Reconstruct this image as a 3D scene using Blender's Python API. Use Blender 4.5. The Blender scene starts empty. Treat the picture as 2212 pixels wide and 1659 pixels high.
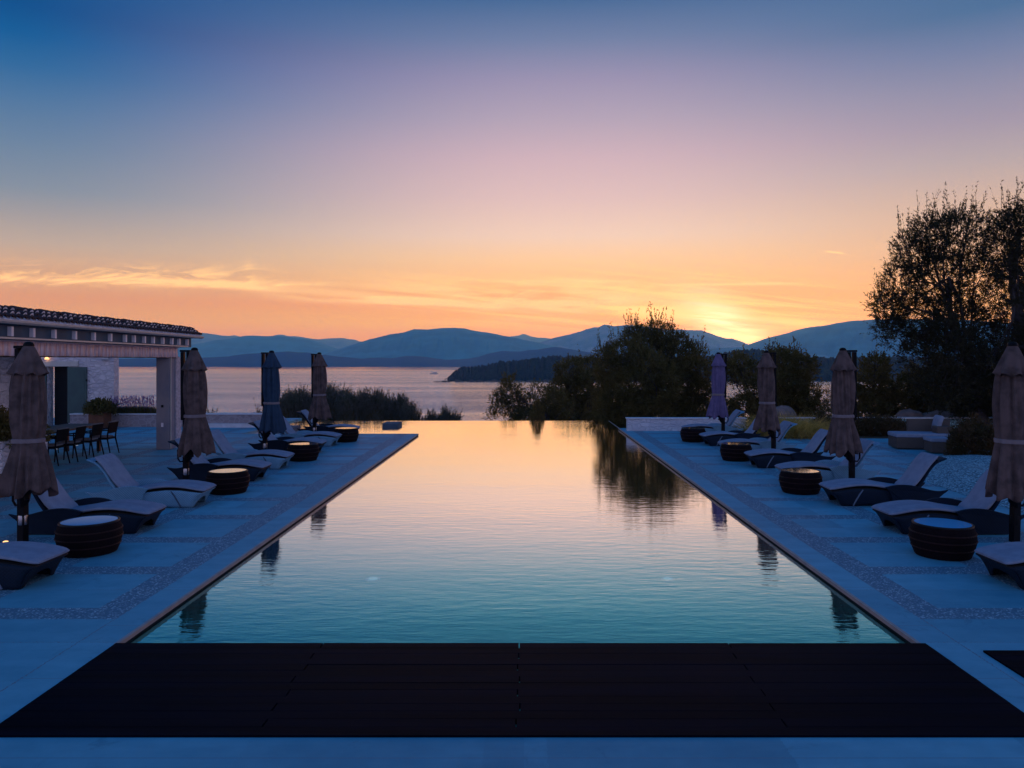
import bpy, math, random
import numpy as np
from mathutils import Vector
SC = bpy.context.scene
COL = SC.collection
R = math.radians
PI = math.pi
F = 1650.0            # focal length in units of a 2212 px wide picture
CAMH = 2.5
VU, VV = 1132.0, 778.0
rng = random.Random(7)

def at(u, v, d):
    """point seen at picture position (u, v) at distance d along the pool axis"""
    return Vector(((u - VU) / F * d, d, CAMH - (v - VV) / F * d))

# ------------------------------------------------------------------ nodes
class E:
    """tiny node-math expression"""
    def __init__(s, nt, v): s.nt, s.v = nt, v
    def _op(s, op, b=None, c=None):
        n = s.nt.nodes.new('ShaderNodeMath'); n.operation = op
        for i, q in enumerate((s, b, c)):
            if q is None: continue
            q = q.v if isinstance(q, E) else q
            if isinstance(q, (int, float)): n.inputs[i].default_value = q
            else: s.nt.links.new(q, n.inputs[i])
        return E(s.nt, n.outputs[0])
    def __add__(s, b): return s._op('ADD', b)
    __radd__ = __add__
    def __sub__(s, b): return s._op('SUBTRACT', b)
    def __rsub__(s, b): return E(s.nt, b)._op('SUBTRACT', s)
    def __mul__(s, b): return s._op('MULTIPLY', b)
    __rmul__ = __mul__
    def __truediv__(s, b): return s._op('DIVIDE', b)
    def mx(s, b): return s._op('MAXIMUM', b)
    def mn(s, b): return s._op('MINIMUM', b)
    def lt(s, b): return s._op('LESS_THAN', b)
    def gt(s, b): return s._op('GREATER_THAN', b)
    def ab(s): return s._op('ABSOLUTE')
    def gauss(s): return E(s.nt, 2.718281828)._op('POWER', (s * s) * -1.0)
    def clamp(s): return s.mx(0.0).mn(1.0)
    def sstep(s, a, b):
        n = s.nt.nodes.new('ShaderNodeMapRange'); n.interpolation_type = 'SMOOTHSTEP'
        s.nt.links.new(s.v, n.inputs[0])
        if a < b:
            n.inputs[1].default_value, n.inputs[2].default_value = a, b
            n.inputs[3].default_value, n.inputs[4].default_value = 0, 1
        else:
            n.inputs[1].default_value, n.inputs[2].default_value = b, a
            n.inputs[3].default_value, n.inputs[4].default_value = 1, 0
        return E(s.nt, n.outputs[0])

def lin(c):
    return tuple(((x / 255) / 12.92 if x / 255 <= .04045 else ((x / 255 + .055) / 1.055) ** 2.4) for x in c[:3]) + (1,)

def mixc(nt, fac, a, b, mode='MIX'):
    n = nt.nodes.new('ShaderNodeMix'); n.data_type = 'RGBA'; n.blend_type = mode
    n.clamp_factor = False
    for sock, q in ((n.inputs[0], fac), (n.inputs[6], a), (n.inputs[7], b)):
        q = q.v if isinstance(q, E) else q
        if isinstance(q, (int, float, tuple)): sock.default_value = q
        else: nt.links.new(q, sock)
    return n.outputs[2]

def noise(nt, vec, scale, detail=3, rough=.55, dist=0.0, kind='noise'):
    if kind == 'voronoi':
        n = nt.nodes.new('ShaderNodeTexVoronoi'); n.inputs['Scale'].default_value = scale
        if vec is not None: nt.links.new(vec, n.inputs['Vector'])
        return n
    n = nt.nodes.new('ShaderNodeTexNoise')
    n.inputs['Scale'].default_value = scale; n.inputs['Detail'].default_value = detail
    n.inputs['Roughness'].default_value = rough; n.inputs['Distortion'].default_value = dist
    if vec is not None: nt.links.new(vec, n.inputs['Vector'])
    return n

def comb(nt, x, y, z=0.0):
    n = nt.nodes.new('ShaderNodeCombineXYZ')
    for i, q in enumerate((x, y, z)):
        q = q.v if isinstance(q, E) else q
        if isinstance(q, (int, float)): n.inputs[i].default_value = q
        else: nt.links.new(q, n.inputs[i])
    return n.outputs[0]

def objcoord(nt):
    return nt.nodes.new('ShaderNodeTexCoord').outputs['Object']

def mapped(nt, vec, scale):
    n = nt.nodes.new('ShaderNodeMapping'); n.inputs['Scale'].default_value = scale
    nt.links.new(vec, n.inputs['Vector']); return n.outputs[0]

def ramp(nt, fac, stops, interp='LINEAR'):
    n = nt.nodes.new('ShaderNodeValToRGB'); cr = n.color_ramp; cr.interpolation = interp
    while len(cr.elements) < len(stops): cr.elements.new(.5)
    for e, (p, c) in zip(cr.elements, stops): e.position = p; e.color = c
    nt.links.new(fac.v if isinstance(fac, E) else fac, n.inputs[0])
    return n.outputs[0]

M = {}
def mat(name, col, rough=.7, col2=None, nscale=4.0, bump=0.0, bscale=30.0, metal=0.0, stretch=(1, 1, 1), spec=.5, kind='noise', bdist=.02, detail=4):
    m = bpy.data.materials.new(name); m.use_nodes = True; nt = m.node_tree
    b = nt.nodes['Principled BSDF']
    b.inputs['Roughness'].default_value = rough; b.inputs['Metallic'].default_value = metal
    b.inputs['Specular IOR Level'].default_value = spec
    col = tuple(col) + (1,)
    vec = mapped(nt, objcoord(nt), stretch)
    if col2 is not None:
        nz = noise(nt, vec, nscale, detail)
        f = E(nt, nz.outputs['Fac']).sstep(.35, .65)
        nt.links.new(mixc(nt, f, col, tuple(col2) + (1,)), b.inputs['Base Color'])
    else: b.inputs['Base Color'].default_value = col
    if bump:
        nb = noise(nt, vec, bscale, 5, kind=kind)
        bp = nt.nodes.new('ShaderNodeBump'); bp.inputs['Strength'].default_value = bump
        bp.inputs['Distance'].default_value = bdist
        nt.links.new(nb.outputs[0], bp.inputs['Height']); nt.links.new(bp.outputs[0], b.inputs['Normal'])
    M[name] = m; return m

def wicker(name, col, rough=.6):
    m = bpy.data.materials.new(name); m.use_nodes = True; nt = m.node_tree
    b = nt.nodes['Principled BSDF']; b.inputs['Roughness'].default_value = rough; b.inputs['Specular IOR Level'].default_value = .15
    v = objcoord(nt); sep = nt.nodes.new('ShaderNodeSeparateXYZ'); nt.links.new(v, sep.inputs[0])
    x, y, z = (E(nt, sep.outputs[i]) for i in range(3))
    w1 = ((x + y) * 150.0)._op('SINE'); w2 = (z * 170.0)._op('SINE')
    h = w1 * w2 * .5 + .5
    nz = E(nt, noise(nt, v, 9, 3).outputs[0])
    dark = tuple(c * .45 for c in col) + (1,)
    nt.links.new(mixc(nt, (h * .7 + nz * .4).clamp(), dark, tuple(col) + (1,)), b.inputs['Base Color'])
    bp = nt.nodes.new('ShaderNodeBump'); bp.inputs['Strength'].default_value = .5; bp.inputs['Distance'].default_value = .004
    nt.links.new(h.v, bp.inputs['Height']); nt.links.new(bp.outputs[0], b.inputs['Normal'])
    M[name] = m; return m

# ------------------------------------------------------------------ mesh building
def interp(pts, x):
    if x <= pts[0][0]: return pts[0][1]
    for (a, b), (c, d) in zip(pts, pts[1:]):
        if x <= c:
            t = (x - a) / (c - a); return b + (d - b) * t
    return pts[-1][1]

def smoothpath(pts, n):
    """Catmull-Rom through pts, n samples"""
    P = [Vector(p) for p in pts]; P = [P[0] * 2 - P[1]] + P + [P[-1] * 2 - P[-2]]
    out = []; segs = len(P) - 3
    for i in range(n):
        t = i / (n - 1) * segs; k = min(int(t), segs - 1); t -= k
        a, b, c, d = P[k:k + 4]
        out.append(.5 * ((2 * b) + (c - a) * t + (2 * a - 5 * b + 4 * c - d) * t * t + (3 * b - a - 3 * c + d) * t ** 3))
    return out

class MB:
    def __init__(s): s.v = []; s.f = []
    def add(s, vs, fs):
        o = len(s.v); s.v += [tuple(p) for p in vs]; s.f += [tuple(i + o for i in f) for f in fs]; return s
    def box(s, x0, y0, z0, x1, y1, z1, rot=0, piv=None):
        vs = [(x, y, z) for z in (z0, z1) for y in (y0, y1) for x in (x0, x1)]
        if rot:
            px, py = piv if piv else ((x0 + x1) / 2, (y0 + y1) / 2); c, n = math.cos(rot), math.sin(rot)
            vs = [(px + (x - px) * c - (y - py) * n, py + (x - px) * n + (y - py) * c, z) for x, y, z in vs]
        return s.add(vs, [(0, 2, 3, 1), (4, 5, 7, 6), (0, 1, 5, 4), (2, 6, 7, 3), (0, 4, 6, 2), (1, 3, 7, 5)])
    def rbox(s, x0, y0, z0, x1, y1, z1, r=.02, n=3):
        """box with rounded vertical and top edges"""
        ring = []
        for cx, cy, a0 in ((x1 - r, y1 - r, 0), (x0 + r, y1 - r, 90), (x0 + r, y0 + r, 180), (x1 - r, y0 + r, 270)):
            for k in range(n + 1): ring.append((cx, cy, R(a0 + 90 * k / n)))
        lv = [(z0, r * .6), (z0 + r * .5, 0), (z1 - r, 0)] + [(z1 - r + r * math.sin(R(90 * k / n)), r * (1 - math.cos(R(90 * k / n)))) for k in range(1, n + 1)]
        vs = []; m = len(ring)
        for z, ins in lv:
            rr = r - ins
            for cx, cy, a in ring: vs.append((cx + rr * math.cos(a), cy + rr * math.sin(a), z))
        fs = [tuple(range(m))[::-1], tuple((len(lv) - 1) * m + i for i in range(m))]
        for l in range(len(lv) - 1):
            for i in range(m): fs.append((l * m + i, l * m + (i + 1) % m, (l + 1) * m + (i + 1) % m, (l + 1) * m + i))
        return s.add(vs, fs)
    def tube(s, pts, rad, n=8, cap=True):
        pts = [Vector(p) for p in pts]; m = len(pts)
        if not hasattr(rad, '__len__'): rad = [rad] * m
        vs = []; up = Vector((0.31, 0.17, 0.93))
        for i, p in enumerate(pts):
            t = (pts[min(i + 1, m - 1)] - pts[max(i - 1, 0)]).normalized()
            a = t.cross(up)
            if a.length < .05: a = t.cross(Vector((1, 0, 0)))
            a.normalize(); b = t.cross(a)
            for k in range(n):
                g = 2 * PI * k / n; vs.append(p + (a * math.cos(g) + b * math.sin(g)) * rad[i])
        fs = []
        for i in range(m - 1):
            for k in range(n): fs.append((i * n + k, i * n + (k + 1) % n, (i + 1) * n + (k + 1) % n, (i + 1) * n + k))
        if cap: fs += [tuple(range(n))[::-1], tuple((m - 1) * n + k for k in range(n))]
        return s.add(vs, fs)
    def lathe(s, prof, n=32, c=(0, 0), fr=None, cap=True):
        vs = []
        for j, (r, z) in enumerate(prof):
            for k in range(n):
                a = 2 * PI * k / n; rr = r * (fr(a, z, j) if fr else 1)
                vs.append((c[0] + rr * math.cos(a), c[1] + rr * math.sin(a), z))
        m = len(prof); fs = []
        for j in range(m - 1):
            for k in range(n): fs.append((j * n + k, j * n + (k + 1) % n, (j + 1) * n + (k + 1) % n, (j + 1) * n + k))
        if cap: fs += [tuple(range(n))[::-1], tuple((m - 1) * n + k for k in range(n))]
        return s.add(vs, fs)
    def slab(s, path, half, th, n=14, p=3.0):
        """cushion: superellipse section swept along an x-z path, width along y"""
        m = len(path); vs = []
        for i, q in enumerate(path):
            t = (Vector(path[min(i + 1, m - 1)]) - Vector(path[max(i - 1, 0)])).normalized()
            nx, nz = -t[2], t[0]
            e = min(i, m - 1 - i) / (m - 1) * 12; k_ = min(1, .45 + .55 * math.sin(min(e, 1) * PI / 2))
            hw = half(i / (m - 1)) if callable(half) else half
            for k in range(n):
                a = 2 * PI * k / n; c, d = math.cos(a), math.sin(a)
                yy = math.copysign(abs(c) ** (2 / 8), c) * hw * (.96 + .04 * k_)
                tt = math.copysign(abs(d) ** (2 / p), d) * th * .5 * k_
                vs.append((q[0] + nx * tt, q[1] + yy, q[2] + nz * tt))
        fs = [tuple(range(n)), tuple((m - 1) * n + k for k in range(n))[::-1]]
        for i in range(m - 1):
            for k in range(n): fs.append((i * n + k, (i + 1) * n + k, (i + 1) * n + (k + 1) % n, i * n + (k + 1) % n))
        return s.add(vs, fs)
    def grid(s, fn, nu, nv):
        vs = [fn(i / (nu - 1), j / (nv - 1)) for j in range(nv) for i in range(nu)]
        fs = [(j * nu + i, j * nu + i + 1, (j + 1) * nu + i + 1, (j + 1) * nu + i) for j in range(nv - 1) for i in range(nu - 1)]
        return s.add(vs, fs)
    def prism(s, prof, y0, y1, shift0=None, shift1=None):
        """closed x-z outline extruded along y"""
        m = len(prof)
        vs = [(x, (y0 if shift0 is None else shift0(x, z)), z) for x, z in prof] + [(x, (y1 if shift1 is None else shift1(x, z)), z) for x, z in prof]
        fs = [tuple(range(m)), tuple(range(m, 2 * m))[::-1]] + [(i, i + m, (i + 1) % m + m, (i + 1) % m) for i in range(m)]
        return s.add(vs, fs)
    def build(s, name, m, parent=None, smooth=False, solid=0.0, bevel=0.0, sub=0, upn=False):
        me = bpy.data.meshes.new(name); me.from_pydata(s.v, [], s.f); me.validate()
        o = bpy.data.objects.new(name, me); COL.objects.link(o)
        me.materials.append(m if not isinstance(m, str) else M[m])
        import bmesh
        bm = bmesh.new(); bm.from_mesh(me); bmesh.ops.recalc_face_normals(bm, faces=bm.faces); bm.to_mesh(me); bm.free()
        if smooth:
            me.polygons.foreach_set('use_smooth', [True] * len(me.polygons))
            try: me.set_sharp_from_angle(angle=R(42))
            except Exception: pass
        if upn: 
            for pl in me.polygons:
                if pl.normal.z < 0: pl.flip()
        if solid:
            q = o.modifiers.new('solid', 'SOLIDIFY'); q.thickness = solid; q.offset = 0
        if bevel:
            q = o.modifiers.new('bevel', 'BEVEL'); q.width = bevel; q.segments = 2; q.limit_method = 'ANGLE'
        if sub:
            q = o.modifiers.new('sub', 'SUBSURF'); q.levels = q.render_levels = sub
        if parent: o.parent = parent
        return o

def tag(o, label=None, cat=None, group=None, kind=None):
    if label: o['label'] = label
    if cat: o['category'] = cat
    if group: o['group'] = group
    if kind: o['kind'] = kind
    return o

def thing(name, loc, label, cat, group=None, rz=0.0):
    o = bpy.data.objects.new(name, None); COL.objects.link(o)
    o.location = loc; o.rotation_euler = (0, 0, rz); o.empty_display_size = .2
    return tag(o, label, cat, group)

def copy_tree(o, parent=None):
    c = o.copy(); COL.objects.link(c); c.parent = parent
    for ch in [q for q in o.children]: copy_tree(ch, c)
    return c

# ------------------------------------------------------------------ materials
mat('fabric_taupe', (.12, .078, .072), .95, (.06, .040, .038), 6, .25, 220, bdist=.003)
mat('fabric_blue', (.018, .045, .085), .95, (.012, .035, .07), 6, .25, 220, bdist=.003)
mat('fabric_lilac', (.13, .10, .21), .95, (.09, .075, .17), 6, .25, 220, bdist=.003)
mat('strap_cloth', (.20, .16, .17), .9)
mat('dark_metal', (.004, .004, .006), .6, None, spec=.12)
mat('steel', (.35, .35, .38), .35, None, metal=1.0)
mat('cushion', (.23, .28, .37), .95, (.19, .23, .31), 7, .2, 260, bdist=.003)
mat('glass_top', (.10, .12, .14), .04, None, spec=1.0)
wicker('hoop', (.035, .014, .012)); wicker('wicker_dark', (.008, .020, .040)); wicker('wicker_pale', (.20, .42, .58)); wicker('wicker_brown', (.009, .004, .006), .9)
wicker('wicker_grey', (.12, .10, .09))
mat('wood_dark', (.010, .008, .008), .5, (.018, .013, .012), 8, .1, 40, spec=.2)
mat('rib_light', (.10, .15, .22), .5); mat('rib_dark', (.03, .07, .12), .5)
mat('chair_pad', (.16, .16, .18), .9); mat('chair_wood', (.006, .006, .008), .8, spec=.1)
mat('tile_dark', (.028, .013, .014), .75, (.055, .024, .022), 9, .3, 40)
mat('tile_pan', (.85, .82, .86), .8, (.5, .46, .5), 12, .3, 40)
mat('cream_paint', (.55, .50, .45), .55, (.48, .44, .40), 3)
mat('white_paint', (.78, .72, .76), .6)
mat('grey_plaster', (.07, .11, .16), .85, (.05, .08, .12), 2, .15, 50)
mat('blind_cloth', (.88, .72, .74), .9, (.58, .46, .54), 5, .15, 90, stretch=(1, 3.2, .5))
mat('column_stone', (.20, .20, .25), .8, (.28, .25, .27), 2.2, .3, 40, stretch=(1, 1, .6))
mat('column_edge', (.55, .50, .55), .8, (.35, .32, .36), 14, .5, 60)
mat('shutter_green', (.035, .085, .08), .6, (.03, .07, .07), 3, .1, 40)
mat('void_dark', (.006, .006, .008), .9)
mat('terracotta', (.15, .06, .03), .85, (.10, .04, .022), 5, .1, 60)
mat('lavender', (.16, .09, .22), .8, (.26, .16, .33), 8)
mat('bark', (.035, .03, .035), .9, (.06, .05, .055), 6, .6, 30)
mat('soil', (.03, .028, .018), .95, (.05, .045, .025), .4, .3, 6)
mat('rock', (.20, .15, .14), .9, (.11, .09, .085), 2.5, .8, 5)
mat('boat_white', (.75, .75, .78), .3)
mat('boat_glass', (.02, .03, .04), .1)
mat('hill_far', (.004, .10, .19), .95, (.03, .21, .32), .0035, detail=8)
mat('hill_lilac_haze', (.12, .13, .26), .95, (.30, .26, .42), .0035, detail=8)  # lilac of the sunset haze painted into the slope colour
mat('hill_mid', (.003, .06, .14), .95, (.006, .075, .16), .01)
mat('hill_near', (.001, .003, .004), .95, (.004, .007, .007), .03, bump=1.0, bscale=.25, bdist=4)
mat('shore_rock', (.11, .09, .08), .9, (.05, .05, .045), .08)

def leafmat(name, c1, c2, nscale=1.2, trans=.35):
    m = bpy.data.materials.new(name); m.use_nodes = True; nt = m.node_tree; b = nt.nodes['Principled BSDF']
    out = [n for n in nt.nodes if n.type == 'OUTPUT_MATERIAL'][0]
    b.inputs['Roughness'].default_value = .55; b.inputs['Specular IOR Level'].default_value = .3
    v = objcoord(nt); f = (E(nt, noise(nt, v, nscale, 4).outputs[0]).sstep(.35, .65) * .6 + E(nt, noise(nt, v, 14, 2).outputs[0]).sstep(.35, .65) * .4)
    c = mixc(nt, f, tuple(c1) + (1,), tuple(c2) + (1,)); nt.links.new(c, b.inputs['Base Color'])
    tr = nt.nodes.new('ShaderNodeBsdfTranslucent'); nt.links.new(mixc(nt, 1.0, c, (1.5, 1.25, .5, 1), 'MULTIPLY'), tr.inputs['Color'])
    mx = nt.nodes.new('ShaderNodeMixShader'); mx.inputs[0].default_value = trans
    nt.links.new(b.outputs[0], mx.inputs[1]); nt.links.new(tr.outputs[0], mx.inputs[2]); nt.links.new(mx.outputs[0], out.inputs['Surface'])
    M[name] = m
leafmat('leaf_dark', (.06, .062, .024), (.15, .125, .045), trans=.4); leafmat('leaf_olive', (.020, .024, .014), (.05, .046, .024), 1.0)
leafmat('leaf_sage', (.07, .09, .06), (.16, .16, .17), 3.0); leafmat('leaf_hedge', (.05, .045, .02), (.10, .06, .03), 2.0)
leafmat('grass_dry', (.24, .20, .07), (.75, .52, .18), 2.0, .45)
def stone_wall(name, c1, c2, scale, depth=.03, mortar=(.45, .42, .43), st=(1, 1, 1.5)):
    m = bpy.data.materials.new(name); m.use_nodes = True; nt = m.node_tree
    b = nt.nodes['Principled BSDF']; b.inputs['Roughness'].default_value = .9
    v = mapped(nt, objcoord(nt), st)
    dn = noise(nt, v, 5, 2)
    vm = nt.nodes.new('ShaderNodeMixRGB'); vm.inputs[0].default_value = .06
    nt.links.new(v, vm.inputs[1]); nt.links.new(dn.outputs['Color'], vm.inputs[2])
    vo = nt.nodes.new('ShaderNodeTexVoronoi'); vo.feature = 'DISTANCE_TO_EDGE'; vo.inputs['Scale'].default_value = scale
    vc = nt.nodes.new('ShaderNodeTexVoronoi'); vc.inputs['Scale'].default_value = scale
    nt.links.new(vm.outputs[0], vo.inputs['Vector']); nt.links.new(vm.outputs[0], vc.inputs['Vector'])
    edge = E(nt, vo.outputs['Distance']).sstep(.0, .14)
    sp = nt.nodes.new('ShaderNodeSeparateXYZ'); nt.links.new(vc.outputs['Color'], sp.inputs[0])
    c = mixc(nt, E(nt, sp.outputs[0]), tuple(c1) + (1,), tuple(c2) + (1,))
    c = mixc(nt, edge, tuple(mortar) + (1,), c)
    nt.links.new(c, b.inputs['Base Color'])
    fine = E(nt, noise(nt, v, scale * 6, 4).outputs[0])
    h = edge * (E(nt, sp.outputs[1]) * .3 + .35) + fine * .9
    bp = nt.nodes.new('ShaderNodeBump'); bp.inputs['Strength'].default_value = 1; bp.inputs['Distance'].default_value = depth
    nt.links.new(h.v, bp.inputs['Height']); nt.links.new(bp.outputs[0], b.inputs['Normal'])
    M[name] = m
stone_wall('stone_house', (.86, .78, .80), (.70, .63, .68), 5.2, .06, (.70, .64, .66))
stone_wall('stone_low', (.40, .33, .34), (.28, .24, .26), 5.4, .03, (.42, .37, .38))
stone_wall('stone_white', (.78, .78, .84), (.62, .64, .72), 5.0, .045, (.66, .67, .74))
mat('stone_cap', (.72, .70, .72), .8, (.6, .58, .6), 3, .3, 30)

def paving():
    m = bpy.data.materials.new('paving'); m.use_nodes = True; nt = m.node_tree
    b = nt.nodes['Principled BSDF']; b.inputs['Roughness'].default_value = .62
    b.inputs['Specular IOR Level'].default_value = .35
    v = objcoord(nt); sep = nt.nodes.new('ShaderNodeSeparateXYZ'); nt.links.new(v, sep.inputs[0])
    wob = (E(nt, noise(nt, v, 30, 2).outputs[0]) - .5) * .05
    x = E(nt, sep.outputs[0]); y = E(nt, sep.outputs[1])
    ax = x.gt(0) * (x - 4.01) + x.lt(0) * (x * -1 - 4.12) + wob      # distance outwards from the first band
    yy = y - 7.54 + wob
    S = 1.545
    def cell(q, s): return ((q + s / 2)._op('FLOORED_MODULO', s) - s / 2).ab() if False else (((q + s / 2) / s)._op('FRACT') * s - s / 2).ab()
    bandx = cell(ax, S).lt(.165)
    bandy = cell(yy, S).lt(.165)
    m1 = bandx.mx(bandy)
    mask = m1 * ax.gt(-.165) * yy.gt(-.165)
    # diagonal sweep of the far terrace, and thin slab joints
    jy = cell(yy + .77, S).lt(.0035) * ax.gt(-.6) + cell(y, 1.2).lt(.003) * ax.lt(-.165)
    jx = (ax + .17).ab().lt(.006)
    joint = (jy + jx).clamp()
    nbig = E(nt, noise(nt, v, .45, 4).outputs[0]); nmid = E(nt, noise(nt, v, 5, 5).outputs[0]); nf = E(nt, noise(nt, v, 160, 3).outputs[0])
    peb = nt.nodes.new('ShaderNodeTexVoronoi'); peb.inputs['Scale'].default_value = 46; nt.links.new(v, peb.inputs['Vector'])
    pc = nt.nodes.new('ShaderNodeSeparateXYZ'); nt.links.new(peb.outputs['Color'], pc.inputs[0])
    nstk = E(nt, noise(nt, mapped(nt, v, (.5, 3, 1)), 1.2, 5, .7).outputs[0]); f = (nbig.sstep(.32, .68) * .34 + nmid.sstep(.3, .7) * .2 + nstk.sstep(.35, .65) * .22 + nf * .3)
    slab = mixc(nt, f, (.055, .28, .38, 1), (.17, .50, .61, 1))
    pebc = mixc(nt, E(nt, pc.outputs[0])._op('POWER', 2.0), (.07, .16, .22, 1), (.55, .74, .80, 1))
    pd = E(nt, peb.outputs['Distance'])
    pebc = mixc(nt, pd.sstep(.3, .6), pebc, (.09, .20, .27, 1))
    wn = nt.nodes.new('ShaderNodeTexWhiteNoise'); cellv = comb(nt, ((ax + S / 2) / S)._op('FLOOR'), ((yy + S / 2) / S)._op('FLOOR'), x.gt(0)); nt.links.new(cellv, wn.inputs['Vector'])
    slab = mixc(nt, E(nt, wn.outputs[0]) * .38, slab, (.03, .15, .22, 1))
    st = E(nt, noise(nt, v, 1.7, 6, .7, 1.2).outputs[0]).sstep(.58, .70); slab = mixc(nt, st * .35, slab, (.03, .13, .19, 1))
    c = mixc(nt, mask, slab, pebc)
    c = mixc(nt, joint * (1 - mask), c, (.15, .22, .28, 1))
    nt.links.new(c, b.inputs['Base Color'])
    h = mask * (pd * -1.6) + nf * .25 - joint * .6
    bp = nt.nodes.new('ShaderNodeBump'); bp.inputs['Strength'].default_value = .6; bp.inputs['Distance'].default_value = .006
    nt.links.new(h.v, bp.inputs['Height']); nt.links.new(bp.outputs[0], b.inputs['Normal'])
    M['paving'] = m
paving()

def pebble_mat():
    m = bpy.data.materials.new('pebbles'); m.use_nodes = True; nt = m.node_tree
    b = nt.nodes['Principled BSDF']; b.inputs['Roughness'].default_value = .8
    v = objcoord(nt)
    p1 = noise(nt, v, 26, kind='voronoi'); s = nt.nodes.new('ShaderNodeSeparateXYZ'); nt.links.new(p1.outputs['Color'], s.inputs[0])
    d = E(nt, p1.outputs['Distance'])
    c = mixc(nt, E(nt, s.outputs[0]), (.14, .34, .40, 1), (.45, .72, .78, 1))
    c = mixc(nt, d.sstep(.35, .65), c, (.06, .14, .18, 1))
    nt.links.new(c, b.inputs['Base Color'])
    bp = nt.nodes.new('ShaderNodeBump'); bp.inputs['Strength'].default_value = 1; bp.inputs['Distance'].default_value = .02
    nt.links.new((d * -1).v, bp.inputs['Height']); nt.links.new(bp.outputs[0], b.inputs['Normal'])
    M['pebbles'] = m
pebble_mat()

def timber():
    m = bpy.data.materials.new('timber'); m.use_nodes = True; nt = m.node_tree
    b = nt.nodes['Principled BSDF']; b.inputs['Roughness'].default_value = .55; b.inputs['Specular IOR Level'].default_value = 0.02
    v = mapped(nt, objcoord(nt), (.6, 18, 1)); n = E(nt, noise(nt, v, 3, 5).outputs[0])
    v2 = mapped(nt, objcoord(nt), (.35, 7.4, 0)); n2 = E(nt, noise(nt, v2, 1, 0).outputs[0])
    nt.links.new(mixc(nt, (n * .5 + n2 * .5).sstep(.35, .65), (.0008, .0014, .005, 1), (.002, .0035, .011, 1)), b.inputs['Base Color'])
    bp = nt.nodes.new('ShaderNodeBump'); bp.inputs['Strength'].default_value = .4; bp.inputs['Distance'].default_value = .003
    nt.links.new(n.v, bp.inputs['Height']); nt.links.new(bp.outputs[0], b.inputs['Normal'])
    M['timber'] = m
timber()

def water_mats():
    m = bpy.data.materials.new('pool_water'); m.use_nodes = True; nt = m.node_tree
    nt.nodes.clear(); out = nt.nodes.new('ShaderNodeOutputMaterial')
    v = objcoord(nt)
    a = E(nt, noise(nt, mapped(nt, v, (1.1, 3.2, 1)), 2.6, 3, .5).outputs[0])
    c = E(nt, noise(nt, mapped(nt, v, (.35, 1.0, 1)), 1.0, 2, .5).outputs[0])
    pat = E(nt, noise(nt, mapped(nt, v, (.12, .3, 1)), 1.0, 3, .6).outputs[0]).sstep(.3, .7) * 1.1 + .45
    h = a * pat * .0026 + c * .0035 + E(nt, noise(nt, mapped(nt, v, (2.2, 9, 1)), 3.0, 3, .5).outputs[0]) * .0006
    bp = nt.nodes.new('ShaderNodeBump'); bp.inputs['Strength'].default_value = 1; bp.inputs['Distance'].default_value = 1
    nt.links.new(h.v, bp.inputs['Height'])
    rf = nt.nodes.new('ShaderNodeBsdfRefraction'); rf.inputs['IOR'].default_value = 1.33; rf.inputs['Roughness'].default_value = 0; rf.inputs['Color'].default_value = (.66, 1, .95, 1)
    gl = nt.nodes.new('ShaderNodeBsdfGlossy'); gl.inputs['Roughness'].default_value = 0
    lw = nt.nodes.new('ShaderNodeLayerWeight'); lw.inputs['Blend'].default_value = .5
    for q in (rf, gl, lw): nt.links.new(bp.outputs[0], q.inputs['Normal'])
    fac = E(nt, lw.outputs['Facing']).sstep(.54, .84) * .97 + .03
    nt.links.new(mixc(nt, E(nt, lw.outputs['Facing']).sstep(.66, .83), (.20, .95, 1.0, 1), (1, .97, .94, 1)), gl.inputs['Color'])
    mx = nt.nodes.new('ShaderNodeMixShader'); nt.links.new(fac.v, mx.inputs[0]); nt.links.new(rf.outputs[0], mx.inputs[1]); nt.links.new(gl.outputs[0], mx.inputs[2])
    nt.links.new(mx.outputs[0], out.inputs['Surface'])
    M['pool_water'] = m
    m = bpy.data.materials.new('sea_water'); m.use_nodes = True; nt = m.node_tree
    nt.nodes.clear(); out = nt.nodes.new('ShaderNodeOutputMaterial')
    v = objcoord(nt)
    a = E(nt, noise(nt, mapped(nt, v, (.06, .2, 1)), 1.0, 5, .62).outputs[0])
    c = E(nt, noise(nt, mapped(nt, v, (.004, .02, 1)), 1.0, 4, .6).outputs[0])
    sy = nt.nodes.new('ShaderNodeSeparateXYZ'); nt.links.new(v, sy.inputs[0]); c2 = E(nt, noise(nt, mapped(nt, v, (.0015, .004, 1)), 1.0, 3, .6).outputs[0])
    far = (E(nt, sy.outputs[1]) + (c2 - .5) * 1400).sstep(1150, 1750)
    amp = (c.sstep(.3, .7) * 1.0 + .4) * (1 - far * .9)
    h = a * amp * 1.5
    bp = nt.nodes.new('ShaderNodeBump'); bp.inputs['Strength'].default_value = 1; bp.inputs['Distance'].default_value = 1
    nt.links.new(h.v, bp.inputs['Height'])
    df = nt.nodes.new('ShaderNodeBsdfDiffuse'); df.inputs['Color'].default_value = (.01, .04, .07, 1)
    gl = nt.nodes.new('ShaderNodeBsdfGlossy'); gl.inputs['Roughness'].default_value = .08; gl.inputs['Color'].default_value = (.97, .97, .97, 1)
    lw = nt.nodes.new('ShaderNodeLayerWeight'); lw.inputs['Blend'].default_value = .5
    for q in (df, gl, lw): nt.links.new(bp.outputs[0], q.inputs['Normal'])
    fac = E(nt, lw.outputs['Facing']).sstep(.35, .86) * .95 + .05
    mx = nt.nodes.new('ShaderNodeMixShader'); nt.links.new(fac.v, mx.inputs[0]); nt.links.new(df.outputs[0], mx.inputs[1]); nt.links.new(gl.outputs[0], mx.inputs[2])
    nt.links.new(mx.outputs[0], out.inputs['Surface'])
    M['sea_water'] = m
water_mats()
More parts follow.
